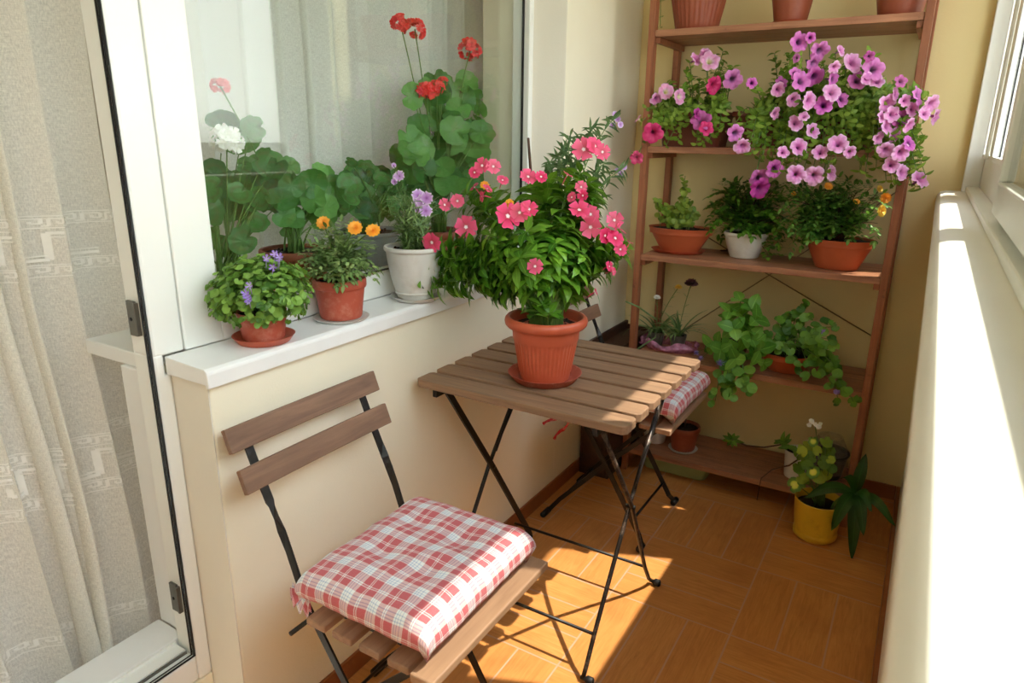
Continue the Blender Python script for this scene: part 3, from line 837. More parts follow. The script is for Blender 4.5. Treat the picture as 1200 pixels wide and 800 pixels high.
def in_ell(c, rad):
    while True:
        v = V((R(-1, 1), R(-1, 1), R(-1, 1)))
        if .3 < v.length <= 1: break
    return V(c)+V((v.x*rad[0], v.y*rad[1], v.z*rad[2]))
def on_ell(c, rad, zmin=-1.):
    while True:
        v = V((R(-1, 1), R(-1, 1), R(-1, 1)))
        if .1 < v.length <= 1:
            v.normalize()
            if v.z > zmin: break
    return V(c)+V((v.x*rad[0], v.y*rad[1], v.z*rad[2])), v
def pot_prof(rb, rt, h, rim=.018, rw=.005, th=.004, lip=True, steps=6, bulge=0.):
    p = [(rb*.86, .0), (rb*.97, .0015), (rb, .005)]
    for k in range(1, steps+1):
        t = k/steps; p.append((rb+(rt-rb)*t+bulge*math.sin(PI*t), .005+(h-rim-.005)*t))
    if rim: p += [(rt+rw*.7, h-rim+.001), (rt+rw, h-rim+.004), (rt+rw, h-.004), (rt+rw-.0015, h-.0005)]
    p += [(rt-th*.2, h), (rt-th, h-.002), (rt-th-.002, h-.022)]
    return p
def add_pot(root, mat, rb, rt, h, soil=.018, sx=1., sy=1., seg=48, ribs=None, nm='pot', **k):
    b = MB(); rib = None
    if ribs:
        cnt, dep, z0, z1 = ribs
        rib = lambda a, j, z: (-dep*(.5+.5*math.cos(cnt*a)) if z0 < z < z1 else 0)
        seg = cnt*6
    pr = pot_prof(rb, rt, h, **k)
    if ribs:   # sharpen where the ribs start and end
        pr2 = []
        for i, q in enumerate(pr):
            pr2.append(q)
        pr = pr2
    b.lathe(pr, (0, 0, 0), seg, sx, sy, rib)
    o = b.build(nm, mat, root, angle=50)
    s = MB(); rs = rt-.0055; n = 26
    rings = []
    for j in range(5):
        f = (j+1)/5
        rings.append([s.add((math.cos(2*PI*k_/n)*rs*f*sx, math.sin(2*PI*k_/n)*rs*f*sy, h-soil+(R(-.002, .004) if j < 4 else 0))) for k_ in range(n)])
    c0 = s.add((0, 0, h-soil+.003))
    for k_ in range(n): s.face((c0, rings[0][k_], rings[0][(k_+1) % n]))
    for A, B in zip(rings, rings[1:]):
        for k_ in range(n): s.face((A[k_], B[k_], B[(k_+1) % n], A[(k_+1) % n]))
    for _ in range(int(26)):
        a, q = R(0, 6.28), R(.1, .86)*rs; g = R(.0018, .0042)
        s.lathe([(g*.6, -g*.3), (g, g*.3), (g*.5, g)], (math.cos(a)*q*sx, math.sin(a)*q*sy, h-soil+.002), 5)
    s.build('soil', 'soil', root)
    return o
def saucer(name, label, mat, loc, r, h, rb=None, sx=1., sy=1., rz=0.):
    rb = rb or r*.84; t = .0025
    b = MB(); b.lathe([(rb*.9, 0), (rb, .001), (r-.001, h-.002), (r+.001, h-.0005), (r, h), (r-t, h-.001), (rb-t*.4, .0045), (rb*.5, .004)], (0, 0, 0), 56, sx, sy)
    o = b.build(name, mat, None, angle=60); o.location = loc; o.rotation_euler = (0, 0, rz)
    return tag(o, label, 'saucer')
def toward(p, spread=.5, up=.25):
    """roughly the way blooms face: to the light and the open side of the balcony"""
    d = V((.55, -.75, up))+V((R(-spread, spread), R(-spread, spread), R(-spread, spread)))
    return d.normalized()

# ================================================================== THE BIG PINK VINCA ON THE TABLE
random.seed(21)
L0 = V((.2935, .146, .7065))
vin = thing('potted_vinca', 'tall bushy plant with many pink flowers in ribbed terracotta pot on the table', 'potted plant', L0)
saucer('plant_saucer', 'wide terracotta saucer under the big pink flowering plant on the table', 'terradust', (.2935, .146, .7005), .090, .021)
pr = [(.052, 0), (.060, .001), (.0615, .006), (.062, .014), (.0645, .020)]
for k in range(1, 8): pr.append((.0645+.0135*k/7, .020+.078*k/7))
pr += [(.0800, .101), (.0805, .116), (.0835, .126), (.0845, .129), (.0935, .1305), (.0985, .136), (.1000, .143), (.0985, .150), (.0945, .1545), (.089, .155), (.086, .151), (.083, .132)]
def ribf(a, j, z):
    return -.0022*(1-abs(math.sin(22*a)))**.7*(1 if .022 < z < .096 else 0)
b = MB(); b.lathe(pr, (0, 0, 0), 264, rib=ribf); b.build('pot', 'terra', vin, angle=60)
s = MB(); s.lathe([(.083, .130), (.07, .1335), (.05, .1310), (.03, .135), (.0, .133)], (0, 0, 0), 30)
for _ in range(70):
    a, q, g = R(0, 6.28), R(.05, .95)*.080, R(.002, .005)
    s.lathe([(g*.6, -g*.3), (g, g*.3), (g*.5, g)], (math.cos(a)*q, math.sin(a)*q, .132), 5)
s.build('soil', 'soil', vin)
def DP(px, py, depth):       # point at a distance along the view axis
    d = FW+RT*((px-600)/FPX)-UP*((py-400)/FPX); return CAM+d*depth
vl, vs = MB(), MB()
lobes = [((560, 300), 1.66, .085, .055, 11), ((560, 240), 1.66, .05, .05, 6), ((525, 305), 1.68, .045, .05, 7), ((605, 295), 1.58, .075, .065, 15), ((650, 290), 1.60, .075, .075, 18), ((680, 305), 1.64, .085, .08, 18), ((680, 235), 1.66, .05, .075, 13), ((575, 330), 1.64, .05, .03, 8), ((505, 325), 1.68, .02, .03, 4), ((637, 225), 1.68, .035, .05, 6), ((716, 290), 1.66, .035, .05, 6)]
def clampP(p):
    p = V(p)
    lim = -.085 if p.z > .92 else .045
    if p.x < lim: p.x = lim+R(0, .02)
    return p
soilc = V((0, 0, .128))
for (cxy, dep, rh, rv, n) in lobes:
    c = DP(*cxy, dep)
    for _ in range(n):
        q = in_ell((0, 0, 0), (rh, rh*1.0, rv)); p = clampP(c+q)-L0
        st = soilc+V((R(-.03, .03), R(-.03, .03), 0))
        P = lerp_path(st, p, .45, 8)
        vs.tube(P, [.0036-.0022*i/7 for i in range(8)], 5)
        whorls(vl, P, R(.55, .66), 5, 4, .068, .028, R(.8, 1.5), .5, LANCE)
# low leafy shoot at the front of the pot
for dx, dy, h in ((.005, -.030, .062), (-.018, -.018, .045), (.020, -.030, .045)):
    P = lerp_path(soilc+V((dx, dy, 0)), soilc+V((dx*1.4, dy*1.3, h)), .5, 6); vs.tube(P, .002, 5)
    whorls(vl, P, .5, 3, 4, .050, .022, .5, .7, LANCE)
for v_ in vl.v[:]: pass
# keep foliage clear of the house wall and window frame
def keep_clear(mb, L0, soft=True):
    for i, q in enumerate(mb.v):
        x, z = q[0]+L0.x, q[2]+L0.z
        lim = -.094 if z > .905 else (.024 if z > .83 else .012)
        if x < lim: mb.v[i] = (lim-L0.x+.0005*((i*7) % 5), q[1], q[2])
keep_clear(vl, L0)
vs.build('stem', 'stem', vin); vl.build('foliage', 'lf_vinca', vin)
# bluish narrow-leaved stems standing at the back, with tiny violet flowers, and the support stick
bl, bs = MB(), MB()
for (px, py), dep in (((645, 190), 1.76), ((660, 175), 1.75), ((672, 195), 1.76), ((650, 215), 1.74), ((680, 165), 1.78), ((695, 150), 1.79), ((722, 138), 1.82), ((640, 205), 1.76), ((730, 198), 1.80), ((668, 160), 1.77), ((700, 205), 1.76), ((655, 185), 1.80), ((710, 190), 1.77), ((704, 232), 1.74)):
    p = clampP(DP(px, py, dep))-L0; P = lerp_path(soilc+V((R(0, .03), R(0, .04), 0)), p, .5, 10)
    bs.tube(P, [.002-.0011*i/9 for i in range(10)], 5); whorls(bl, P, .62, 8, 3, .045, .009, .8, .6, LANCE)
keep_clear(bl, L0); keep_clear(bs, L0)
bs.build('back_stem', 'stem', vin); bl.build('narrow_foliage', 'lf_blue', vin)
for (px, py), dep in (((721, 134), 1.82), ((727, 146), 1.82), ((718, 147), 1.82), ((724, 140), 1.815), ((731, 196), 1.80), ((727, 203), 1.80), ((724, 200), 1.795)):
    b = MB(); b.flower(DP(px, py, dep)-L0, toward(None), .0085, 5, .9, .2); b.build('small_flower', 'f_lilac', vin)
p1, p2 = clampP(DP(619, 162, 1.80)), soilc+V((-.03, .04, -.02)); p1 = p1-L0
MB().tube([p2, p2.lerp(p1, .5)+V((.004, 0, 0)), p2.lerp(p1, .8), p1], [.004, .0045, .004, .0035], 7).build('support_stick', 'twig', vin)
FV = [(506, 284, 22), (521, 240, 15), (536, 235.5, 16), (546, 266, 25), (565, 194, 18), (578, 195, 17), (556, 202, 13), (589, 211, 14), (556, 219, 13), (565, 230, 13), (571, 221, 12), (595, 253, 30), (609, 249, 22), (620, 245, 20), (619, 207, 20), (634, 207, 14), (684, 175, 26), (697, 171, 22), (706, 178, 18), (665, 205, 12), (681, 219, 14), (683, 229, 13), (670, 231, 12), (679, 246, 24), (692, 251, 20), (692, 266, 24), (720, 258, 20), (724, 267, 13), (721, 279, 20), (709, 276, 18), (727, 292, 16), (627, 312, 18), (714, 312, 12), (719, 318, 9), (698, 342, 8), (738, 284, 8)]
for px, py, w in FV:
    dep = 1.50 if 560 < px < 690 and py > 235 else 1.56
    if px < 560: dep = 1.62
    p = clampP(DP(px, py, dep)+V((0, 0, 0))); nrm = toward(p, .45, .30)
    if w < 14: nrm = V((R(-.6, .9), R(-.9, .2), R(-.1, .8))).normalized()
    b = MB(); b.flower(p-L0, nrm, w/2/FPX*dep*1.08, 5, R(.80, .92), R(.02, .22), .05)
    b.tube([p-L0, p-L0-nrm*.010, p-L0-nrm*.022+V((0, 0, -.004))], [.0012, .0013, .0008], 5)
    b.build('flower', 'f_vinca', vin)
for px, py in ((568, 217), (597, 238)):
    b = MB(); b.pom(DP(px, py, 1.60)-L0, toward(None, .3, .6), .012, 3, 9); b.build('orange_bloom', 'f_gold', vin)

# ================================================================== POTS ON THE OUTER SILL
random.seed(5)
ST = .8815
# campanula
L0 = V((-.040, -.405, ST+.0055))
cam_ = thing('potted_campanula', 'dome of small round leaves with purple bells in low terracotta pot on the sill', 'potted plant', L0)
saucer('plant_saucer', 'orange terracotta saucer under the round leafed purple flowered plant on the sill', 'terra', (-.040, -.405, ST-.001), .0585, .015)
add_pot(cam_, 'terradust', .040, .047, .056, .006, rim=0)
lf, ss = MB(), MB(); cc = V((.0, .0, .088)); rr = (.088, .096, .070)
for _ in range(980):
    p, v = on_ell(cc, rr, -.62); p = cc+(p-cc)*R(.74, 1.05)
    if p.x+L0.x < -.088: p.x = -.088-L0.x
    r = R(.0055, .0098)
    lf.round_leaf(p, (v+V((R(-.6, .6), R(-.6, .6), R(.1, .9)))).normalized(), r, 5, .07, .25, True, 2, 12)
for _ in range(60):
    p, v = on_ell(cc, rr, -.5); ss.tube(lerp_path((R(-.02, .02), R(-.02, .02), .05), p, .3, 5), .0009, 4)
ss.build('stem', 'stem', cam_); lf.build('foliage', 'lf_camp', cam_)
for px, py in ((322, 298), (312, 303), (327, 301), (320, 313), (328, 304), (288, 344), (291, 350), (292, 354), (293, 335), (290, 347)):
    v = at(px, py, 'y', -.495 if py > 330 else -.425)-L0
    if py > 330: v = v+(CAM-L0-v).normalized()*.0
    b = MB(); b.flower(v, toward(None, .4, .4), .0075, 5, .55, .5, 0, 3); b.tube([v, v*.9+V((0, 0, -.004))], .0007, 4); b.build('flower', 'f_camp', cam_)

# finely divided marigold foliage
def marigold_sprays(lf, ss, st, tips, L=.022, W=.006, n=7, leafl=.05):
    for p in tips:
        P = lerp_path(st+V((R(-.012, .012), R(-.012, .012), 0)), p, .4, 7)
        ss.tube(P, [.0018-.001*i/6 for i in range(7)], 4)
        for k in range(7):
            f = .35+.65*k/6; q, d = pathpt(P, f); o = (Matrix.Rotation(R(0, 6.28), 3, d) @ d.orthogonal().normalized())
            dr = (o+d*.5+V((0, 0, .2))).normalized(); ll = leafl*R(.6, 1.1)
            Q = [q+dr*(ll*i/4)+V((0, 0, -.12*ll*(i/4)**2*2)) for i in range(5)]
            side = dr.cross(V((0, 0, 1))).normalized()
            for i in range(1, 5):
                for sg in (-1, 1):
                    lf.leaf(Q[i], (dr*.6+side*sg+V((0, 0, R(-.1, .3)))), V((0, 0, 1)), L*(1-.1*i)*R(.8, 1.1), W, .5, prof=(.2, .9, .9, .05))
            lf.leaf(Q[4], dr, V((0, 0, 1)), L, W, .4, prof=(.2, .9, .9, .05))
random.seed(6)
L0 = V((-.038, -.196, ST+.0035))
mg = thing('potted_marigold', 'small marigold with three orange blooms in terracotta pot on the windowsill', 'potted plant', L0)
saucer('plant_saucer', 'off-white saucer under the orange marigold on the sill', 'greywhite', (-.038, -.196, ST-.001), .0605, .007, .055)
add_pot(mg, 'terradust', .0455, .0535, .088, .010, rim=.021, rw=.0045)
lf, ss = MB(), MB()
tips = [on_ell((.004, 0, .135), (.052, .052, .048), -.35)[0] for _ in range(34)]
marigold_sprays(lf, ss, V((0, 0, .078)), tips, .020, .0085)
keep_clear(lf, L0)
for px, py, dy in ((359, 259, .0), (416, 267, -.02), (437, 270, -.01)):
    p = at(px, py, 'y', -.196+dy)-L0
    if p.x+L0.x < -.075: p.x = -.075-L0.x
    P = lerp_path(V((R(-.01, .01), 0, .09)), p, .25, 6); ss.tube(P, [.0014]*5+[.003], 5)
    b = MB(); b.pom(p, toward(None, .2, .7), .0165, 4, 12); b.build('flower', 'f_gold', mg)
keep_clear(ss, L0)
ss.build('stem', 'stem', mg); lf.build('foliage', 'lf_mar2', mg)

random.seed(7)
L0 = V((-.022, .046, ST+.0055))
dn = thing('potted_dianthus', 'wispy narrow-leaved plant with lilac flowers in off-white pot on the sill', 'potted plant', L0)
saucer('plant_saucer', 'off-white stone saucer under the white pot on the windowsill', 'greywhite', (-.022, .046, ST-.001), .062, .012)
add_pot(dn, 'greywhite', .046, .070, .128, .012, rim=.012, rw=.005, bulge=.004)
MB().lathe([(.0505, .0), (.0512, .003), (.0505, .006)], (0, 0, .012), 40).build('foot_ring', 'greywhite', dn)
lf, ss = MB(), MB()
for _ in range(70):
    p = V((R(-.055, .06), R(-.055, .06), .128+R(.02, .125)))
    P = lerp_path(V((R(-.025, .025), R(-.025, .025), .11)), p, .35, 7); ss.tube(P, .0009, 4)
    for k in range(9):
        q, d = pathpt(P, .15+.85*k/8)
        for sg in (0, 1):
            o = Matrix.Rotation(R(0, 6.28), 3, d) @ d.orthogonal().normalized()
            lf.leaf(q, o+d*.9, d, R(.022, .038), .0028, R(.2, 1.2), prof=(.5, 1, .8, .05))
keep_clear(lf, L0)
for px, py, w in ((490, 229, 15), (500, 232, 15), (495, 236, 16), (488, 240, 12), (492, 243, 15), (499, 247, 15), (468, 206, 13), (464, 207, 8), (450, 212, 8), (421, 192, 6)):
    p = at(px, py, 'y', .03 if px > 480 else .05)-L0
    if p.x+L0.x < -.082: p.x = -.082-L0.x
    P = lerp_path(V((R(-.01, .01), 0, .12)), p, .3, 7); ss.tube(P, .0009, 4)
    b = MB(); b.flower(p, toward(None, .3, .2), w/2/470, 5, .85, .1, .12); b.build('flower', 'f_lilac', dn)
keep_clear(ss, L0)
ss.build('stem', 'stem', dn); lf.build('foliage', 'lf_grass', dn)

# ================================================================== GERANIUMS INSIDE, SEEN THROUGH THE PANE
random.seed(9)
IS = .8725
def geranium(name, label, L0, potargs, leaves, heads, lfmat, potmat, extra=None, stems=True):
    L0 = V(L0); t = thing(name, label, 'potted plant', L0)
    add_pot(t, potmat, **potargs); h = potargs['h']
    lf, ss = MB(), MB()
    for (px, py, rpx) in leaves:
        x = R(-.345, -.185); p = at(px, py, 'x', x)
        dep = (p-CAM).dot(FW); r = rpx*dep/FPX
        p.x = max(-.372+r*.5, min(-.148-r*.5, p.x)); p.z = max(p.z, IS+.02)
        p = p-L0
        nr = (V((.9, -.55, .35))+V((R(-.55, .55), R(-.55, .55), R(-.4, .7)))).normalized()
        lf.round_leaf(p, nr, r, 8, .06, .16, True, 4, 40)
        st = V((R(-.02, .02), R(-.02, .02), h-.01)); ss.tube(lerp_path(st, p-nr*.002, .3, 7), [.0028, .0026, .0022, .0018, .0015, .0013, .0011], 5)
    def clear(mb):
        for i, q in enumerate(mb.v):
            x = q[0]+L0.x
            if x > -.134: mb.v[i] = (-.134-L0.x, q[1], q[2])
            if x < -.385: mb.v[i] = (-.385-L0.x, q[1], q[2])
            if q[1]+L0.y > .738: mb.v[i] = (mb.v[i][0], .738-L0.y-.0004*(i % 7), q[2])
    clear(lf); clear(ss)
    for (px, py, wpx, mat, sx_) in heads:
        p = at(px, py, 'x', sx_); dep = (p-CAM).dot(FW); r = wpx/2*dep/FPX; p = p-L0
        ss.tube(lerp_path(V((R(-.01, .01), R(-.01, .01), h-.01)), p, .2, 9), .0016, 5)
        b = MB(); n = 34
        for k in range(n):
            v = V((R(-1, 1), R(-1, 1), R(-.6, 1))).normalized()
            b.flower(p+V((v.x*r*.75, v.y*r*.75, v.z*r*.62)), v+V((.3, -.3, .1)), r*R(.26, .36), 5, .8, R(0, .5), .05, 3)
        clear(b); b.build('flower_head', mat, t)
    ss.build('stem', 'stem', t); lf.build('foliage', lfmat, t)
    return t
def spread(boxes):
    out = []
    for (x0, y0, x1, y1, n, r0, r1) in boxes:
        for _ in range(n): out.append((R(x0, x1), R(y0, y1), R(r0, r1)))
    return out
g1 = at(276, 366, 'x', -.262)
geranium('potted_geranium', 'geranium with one white flower head in dark pot behind the glass at left', (-.262, g1.y-.01, IS), dict(rb=.052, rt=.068, h=.075, soil=.008, rim=.010, rw=.003),
         [(268, 236, 25), (240, 250, 22), (252, 205, 18), (290, 205, 20), (310, 190, 18), (246, 222, 16), (300, 235, 18), (328, 240, 18), (283, 165, 22), (262, 148, 20), (296, 150, 15), (320, 205, 19), (250, 280, 16), (300, 262, 15), (240, 292, 10), (270, 290, 14)]+spread([(238, 190, 330, 290, 12, 13, 20)]),
         [(266, 164, 44, 'f_white', -.2)], 'lf_pel', 'darkpot')
g2 = at(350, 316, 'x', -.262)
geranium('potted_geranium', 'geranium with one faded pink flower head in brown pot behind the glass', (-.258, g2.y-.01, IS), dict(rb=.058, rt=.080, h=.135, soil=.010, rim=.022, rw=.004),
         [(330, 235, 17), (350, 225, 20), (365, 215, 18), (345, 255, 14), (372, 240, 20), (390, 222, 18), (338, 265, 13), (375, 200, 10), (395, 235, 20), (380, 256, 16), (340, 195, 12)]+spread([(330, 205, 400, 262, 14, 12, 19)]),
         [(258, 101, 24, 'f_pinkpel', -.25)], 'lf_pel2', 'terrabrown')
g3 = at(436, 330, 'x', -.262)
geranium('potted_geranium', 'leafy dark green geranium in grey planter behind the glass', (-.265, g3.y+.005, IS), dict(rb=.070, rt=.088, h=.150, soil=.010, rim=.012, rw=.004, sy=1.1),
         spread([(395, 200, 480, 250, 26, 10, 17), (400, 190, 440, 215, 6, 8, 12)]), [], 'lf_pel', 'greypot')
g4 = at(515, 300, 'x', -.262)
geranium('potted_geranium', 'tall geranium with bright red flower heads behind the glass near the table', (-.262, g4.y, IS), dict(rb=.058, rt=.076, h=.12, soil=.010, rim=.02, rw=.004),
         [(512, 98, 17), (530, 105, 16), (545, 118, 14), (483, 113, 15), (565, 128, 13), (495, 150, 18), (480, 165, 18), (530, 150, 19), (552, 165, 22), (515, 135, 15), (485, 195, 21), (520, 200, 24), (470, 185, 16), (540, 190, 20), (560, 182, 16), (575, 140, 8), (505, 175, 20), (530, 220, 22), (556, 215, 20)]+spread([(478, 150, 572, 240, 20, 13, 21), (500, 95, 560, 150, 8, 10, 15)]),
         [(469, 27, 25, 'f_red', -.27), (486, 34, 30, 'f_red', -.26), (551, 58, 31, 'f_red', -.24), (499, 107, 27, 'f_red', -.20), (512, 103, 22, 'f_red', -.20), (519, 96, 15, 'f_red', -.24)], 'lf_pel2', 'terrabrown')
# ================================================================== RACK PLANTS
S1, S2, S3, S4, S5 = (z+.0005 for z in SHZ)
random.seed(31)
for px, rb, rt, h, nm, lab, ribs, sauc in ((817, .070, .100, .17, 'potted_shrub', 'ribbed terracotta pot, leftmost of three on the top shelf', True, False),
                                   (926, .049, .066, .12, 'potted_shrub', 'smallest terracotta pot, in the middle of the top shelf', False, True),
                                   (1053, .058, .080, .14, 'potted_shrub', 'plain brown terracotta pot at the right end of the top shelf', False, False)):
    p = at(px, 25, 'y', 1.215); L0 = V((p.x, 1.215, S1))
    t = thing(nm, lab, 'potted plant', L0 + V((0, 0, .006 if sauc else 0)))
    add_pot(t, 'terrabrown', rb, rt, h, .015, ribs=(30, .0025, .012, h-.03) if ribs else None, rim=.022, rw=.005)
    if sauc: saucer('plant_saucer', 'terracotta saucer under the smallest pot on the top shelf', 'terra', L0, .056, .011)
    lf, ss = MB(), MB()
    for _ in range(12):
        q = V((R(-.07, .07), R(-.07, .07), h+R(.03, .13))); P = lerp_path(V((0, 0, h-.02)), q, .4, 6); ss.tube(P, .0016, 5)
        whorls(lf, P, .4, 4, 3, .04, .018, 1, .5, OVATE)
    if ribs:
        P = [V((-.05, -.02, h)), V((-.11, -.03, h+.03)), V((-.125, -.03, h-.04)), V((-.12, -.03, h-.11)), V((-.118, -.03, h-.15))]; ss.tube(P, .0014, 5)
        whorls(lf, P, .4, 4, 3, .022, .012, .6, .5, OVATE)
    ss.build('stem', 'stem', t); lf.build('foliage', 'lf_trail', t)

# petunias in two brown planter boxes on the second shelf
def planter(root, mat, lx, ly, h):
    b = MB(); tp = .86
    def ring(k, z): return [b.add((sx*lx*k, sy*ly*k, z)) for sx, sy in ((-.92, -1), (.92, -1), (1, -.8), (1, .8), (.92, 1), (-.92, 1), (-1, .8), (-1, -.8))]
    rs = [ring(tp, 0), ring(.985, h-.016), ring(1.03, h-.015), ring(1.03, h), ring(.97, h), ring(.94, h-.02)]
    b.face(rs[0][::-1])
    for A, B in zip(rs, rs[1:]):
        for k in range(8): b.face((A[k], A[(k+1) % 8], B[(k+1) % 8], B[k]))
    b.build('planter', mat, root, False, .002)
    s = MB(); s.face([s.add((sx*lx*.945, sy*ly*.945, h-.017)) for sx, sy in ((-.92, -1), (.92, -1), (1, -.8), (1, .8), (.92, 1), (-.92, 1), (-1, .8), (-1, -.8))])
    for _ in range(50):
        g = R(.002, .005); s.lathe([(g, 0), (g*.6, g)], (R(-lx, lx)*.85, R(-ly, ly)*.8, h-.018), 5)
    s.build('soil', 'soil', root)
def petunia(label, L0, lx, boxes, flowers, lean=None, h=.115):
    L0 = V(L0); t = thing('potted_petunia', label, 'potted plant', L0); planter(t, 'brownbox', lx, .075, h)
    lf, ss = MB(), MB()
    for (x0, y0, x1, y1, n, ya, yb) in boxes:
        for _ in range(n):
            q = at(R(x0, x1), R(y0, y1), 'y', R(ya, yb))
            q.x = min(q.x, 1.09); q = q-L0
            st = V((max(-lx*.8, min(lx*.8, q.x+R(-.05, .05))), R(-.04, .04), h-.02))
            P = lerp_path(st, q, .35 if q.z > h else .55, 8); ss.tube(P, [.0022-.0012*i/7 for i in range(8)], 4)
            whorls(lf, P, .45, 6, 2, .036, .017, R(.4, 1.3), .5, OVATE)
    for (px, py, w, mat, y) in flowers:
        p = at(px, py, 'y', y)
        if p.x > 1.085: p = at(px, py, 'x', 1.06)
        dep = (p-CAM).dot(FW); r = w/2*dep/FPX; p = p-L0; nr = toward(None, .5, .05)
        if w < 13: nr = V((R(-.8, .5), R(-.8, 0), R(-.4, .5))).normalized()
        b = MB(); b.funnel(p, nr, r, r*1.15); b.build('flower', mat, t)
        q = p-nr*r*1.1; st = V((max(-lx*.8, min(lx*.8, q.x)), R(-.04, .02), h-.02)); P = lerp_path(st, q, .3 if q.z > h else .5, 7); ss.tube(P, .0013, 4)
        if random.random() < .8: whorls(lf, P, .5, 4, 2, .03, .014, .8, .5, OVATE)
    ss.build('stem', 'stem', t); lf.build('foliage', 'lf_pet', t)
    return t
random.seed(33)
petunia('smaller petunia with pink and magenta flowers in brown planter at the left of its shelf', (.29, 1.235, S2), .115,
        [(775, 95, 850, 140, 26, 1.10, 1.28), (800, 75, 850, 105, 9, 1.15, 1.28), (843, 55, 864, 95, 6, 1.18, 1.25), (770, 135, 800, 178, 7, 1.06, 1.12), (815, 150, 850, 178, 6, 1.07, 1.12), (755, 120, 790, 150, 6, 1.08, 1.15)],
        [(816, 69, 17, 'f_petW', 1.13), (832, 71, 24, 'f_petL', 1.13), (826, 64, 15, 'f_petW', 1.15), (837, 100, 22, 'f_petM', 1.10), (859, 93, 24, 'f_petP', 1.12), (781, 107, 20, 'f_petL', 1.10), (797, 113, 19, 'f_petL', 1.09), (769, 116, 16, 'f_petW', 1.10), (822, 141, 25, 'f_petV', 1.07), (828, 150, 18, 'f_petM', 1.06), (765, 156, 25, 'f_petM', 1.06), (747, 139, 11, 'f_petL', 1.08), (746, 185, 16, 'f_petM', 1.06), (818, 133, 14, 'f_petV', 1.07)])
random.seed(34)
PF = [(937, 49, 21), (950, 44, 12), (961, 60, 22), (954, 74, 20), (955, 90, 22), (939, 95, 22), (916, 96, 14), (932, 86, 14), (933, 68, 10), (977, 93, 18), (978, 79, 14), (986, 59, 13), (1000, 73, 23), (1019, 66, 12), (1024, 81, 24), (1005, 94, 20), (1028, 95, 16), (1016, 92, 14), (881, 97, 12), (1056, 95, 14),
      (912, 105, 16), (930, 117, 16), (949, 118, 20), (965, 123, 20), (987, 116, 17), (975, 108, 20), (909, 133, 14), (933, 144, 18), (953, 153, 18), (942, 136, 12), (862, 156, 19), (870, 172, 19), (937, 172, 20), (961, 178, 17), (982, 168, 22), (996, 178, 14), (1040, 121, 20), (1046, 134, 18), (1040, 148, 18), (1056, 140, 20), (1049, 158, 18), (1066, 147, 17), (1076, 112, 22), (1092, 122, 20), (1097, 137, 18), (1038, 176, 18), (1056, 179, 20), (1045, 193, 18), (1066, 168, 18), (908, 198, 20), (890, 209, 21), (891, 221, 24), (933, 204, 21), (954, 206, 22), (975, 203, 18), (1058, 202, 18), (1079, 209, 22), (918, 178, 14), (1030, 162, 15), (1034, 137, 14), (1070, 128, 16), (1084, 133, 14), (1050, 110, 15), (1061, 118, 14)]
fl = []
for px, py, w in PF:
    m_ = 'f_petP' if (py < 100 and px < 965) else ('f_petV' if (px in (1056, 881, 1019, 891)) and w < 25 and py != 179 else random.choice(['f_petP', 'f_petW', 'f_petW', 'f_petW']))
    fl.append((px, py, w*1.1, m_, R(.965, 1.01) if px > 1028 else R(1.0, 1.07)))
petunia('large cascading petunia covered in mauve flowers on the second shelf', (.66, 1.235, S2), .225,
        [(885, 90, 930, 160, 26, 1.08, 1.25), (925, 70, 975, 150, 34, 1.06, 1.28), (975, 85, 1035, 160, 34, 1.06, 1.26), (880, 160, 990, 205, 24, 1.02, 1.09), (1030, 115, 1075, 200, 22, 1.0, 1.10), (905, 62, 930, 95, 8, 1.15, 1.25), (985, 60, 1025, 80, 6, 1.1, 1.2), (1060, 105, 1090, 130, 8, 1.0, 1.08), (1000, 120, 1070, 205, 34, 1.0, 1.12), (985, 130, 1030, 180, 14, 1.02, 1.12), (1035, 150, 1085, 222, 40, .99, 1.10)], fl)

# ------------------------------------------------------------------ third shelf
def simple(name, label, L0, potargs, potmat, cat='potted plant'):
    L0 = V(L0); t = thing(name, label, cat, L0); 
    if potargs: add_pot(t, potmat, **potargs)
    return t, L0
random.seed(41)
p = at(797, 290, 'z', S3); LP = V((.262, 1.235, S3))
saucer('plant_saucer', 'oval terracotta saucer under the orange bowl at the left of the shelf', 'terra', LP, .100, .013, .088, 1, .72)
t, L0 = simple('potted_oregano', 'low yellow green herb in oval orange clay bowl on the left of the middle shelf', LP+V((.006, 0, .005)), dict(rb=.072, rt=.122, h=.088, soil=.008, rim=0, sy=.68), 'oval')
lf, ss = MB(), MB()
for px, py in ((770, 235), (776, 243), (781, 240), (787, 244), (790, 250), (796, 240), (803, 206), (802, 215), (804, 224), (800, 232), (808, 235), (812, 246), (806, 250), (798, 255), (786, 255), (815, 252), (793, 245), (806, 240), (799, 222)):
    q = at(px, py, 'y', 1.235+R(-.03, .03))-L0; P = lerp_path(V((q.x*.8+R(-.01, .01), R(-.02, .02), .078)), q, .25, 7); ss.tube(P, .0012, 4)
    for k in range(9):
        c, d = pathpt(P, .25+.75*k/8); o = V((R(-1, 1), R(-1, 1), R(-.3, .5))); r = R(.008, .0125)
        lf.round_leaf(c+o*.012, (V((.3, -.7, .6))+V((R(-.6, .6), R(-.5, .5), R(-.4, .4)))).normalized(), r, 4, .03, .15, False, 2, 16)
ss.build('stem', 'stem', t); lf.build('foliage', 'lf_lime', t)

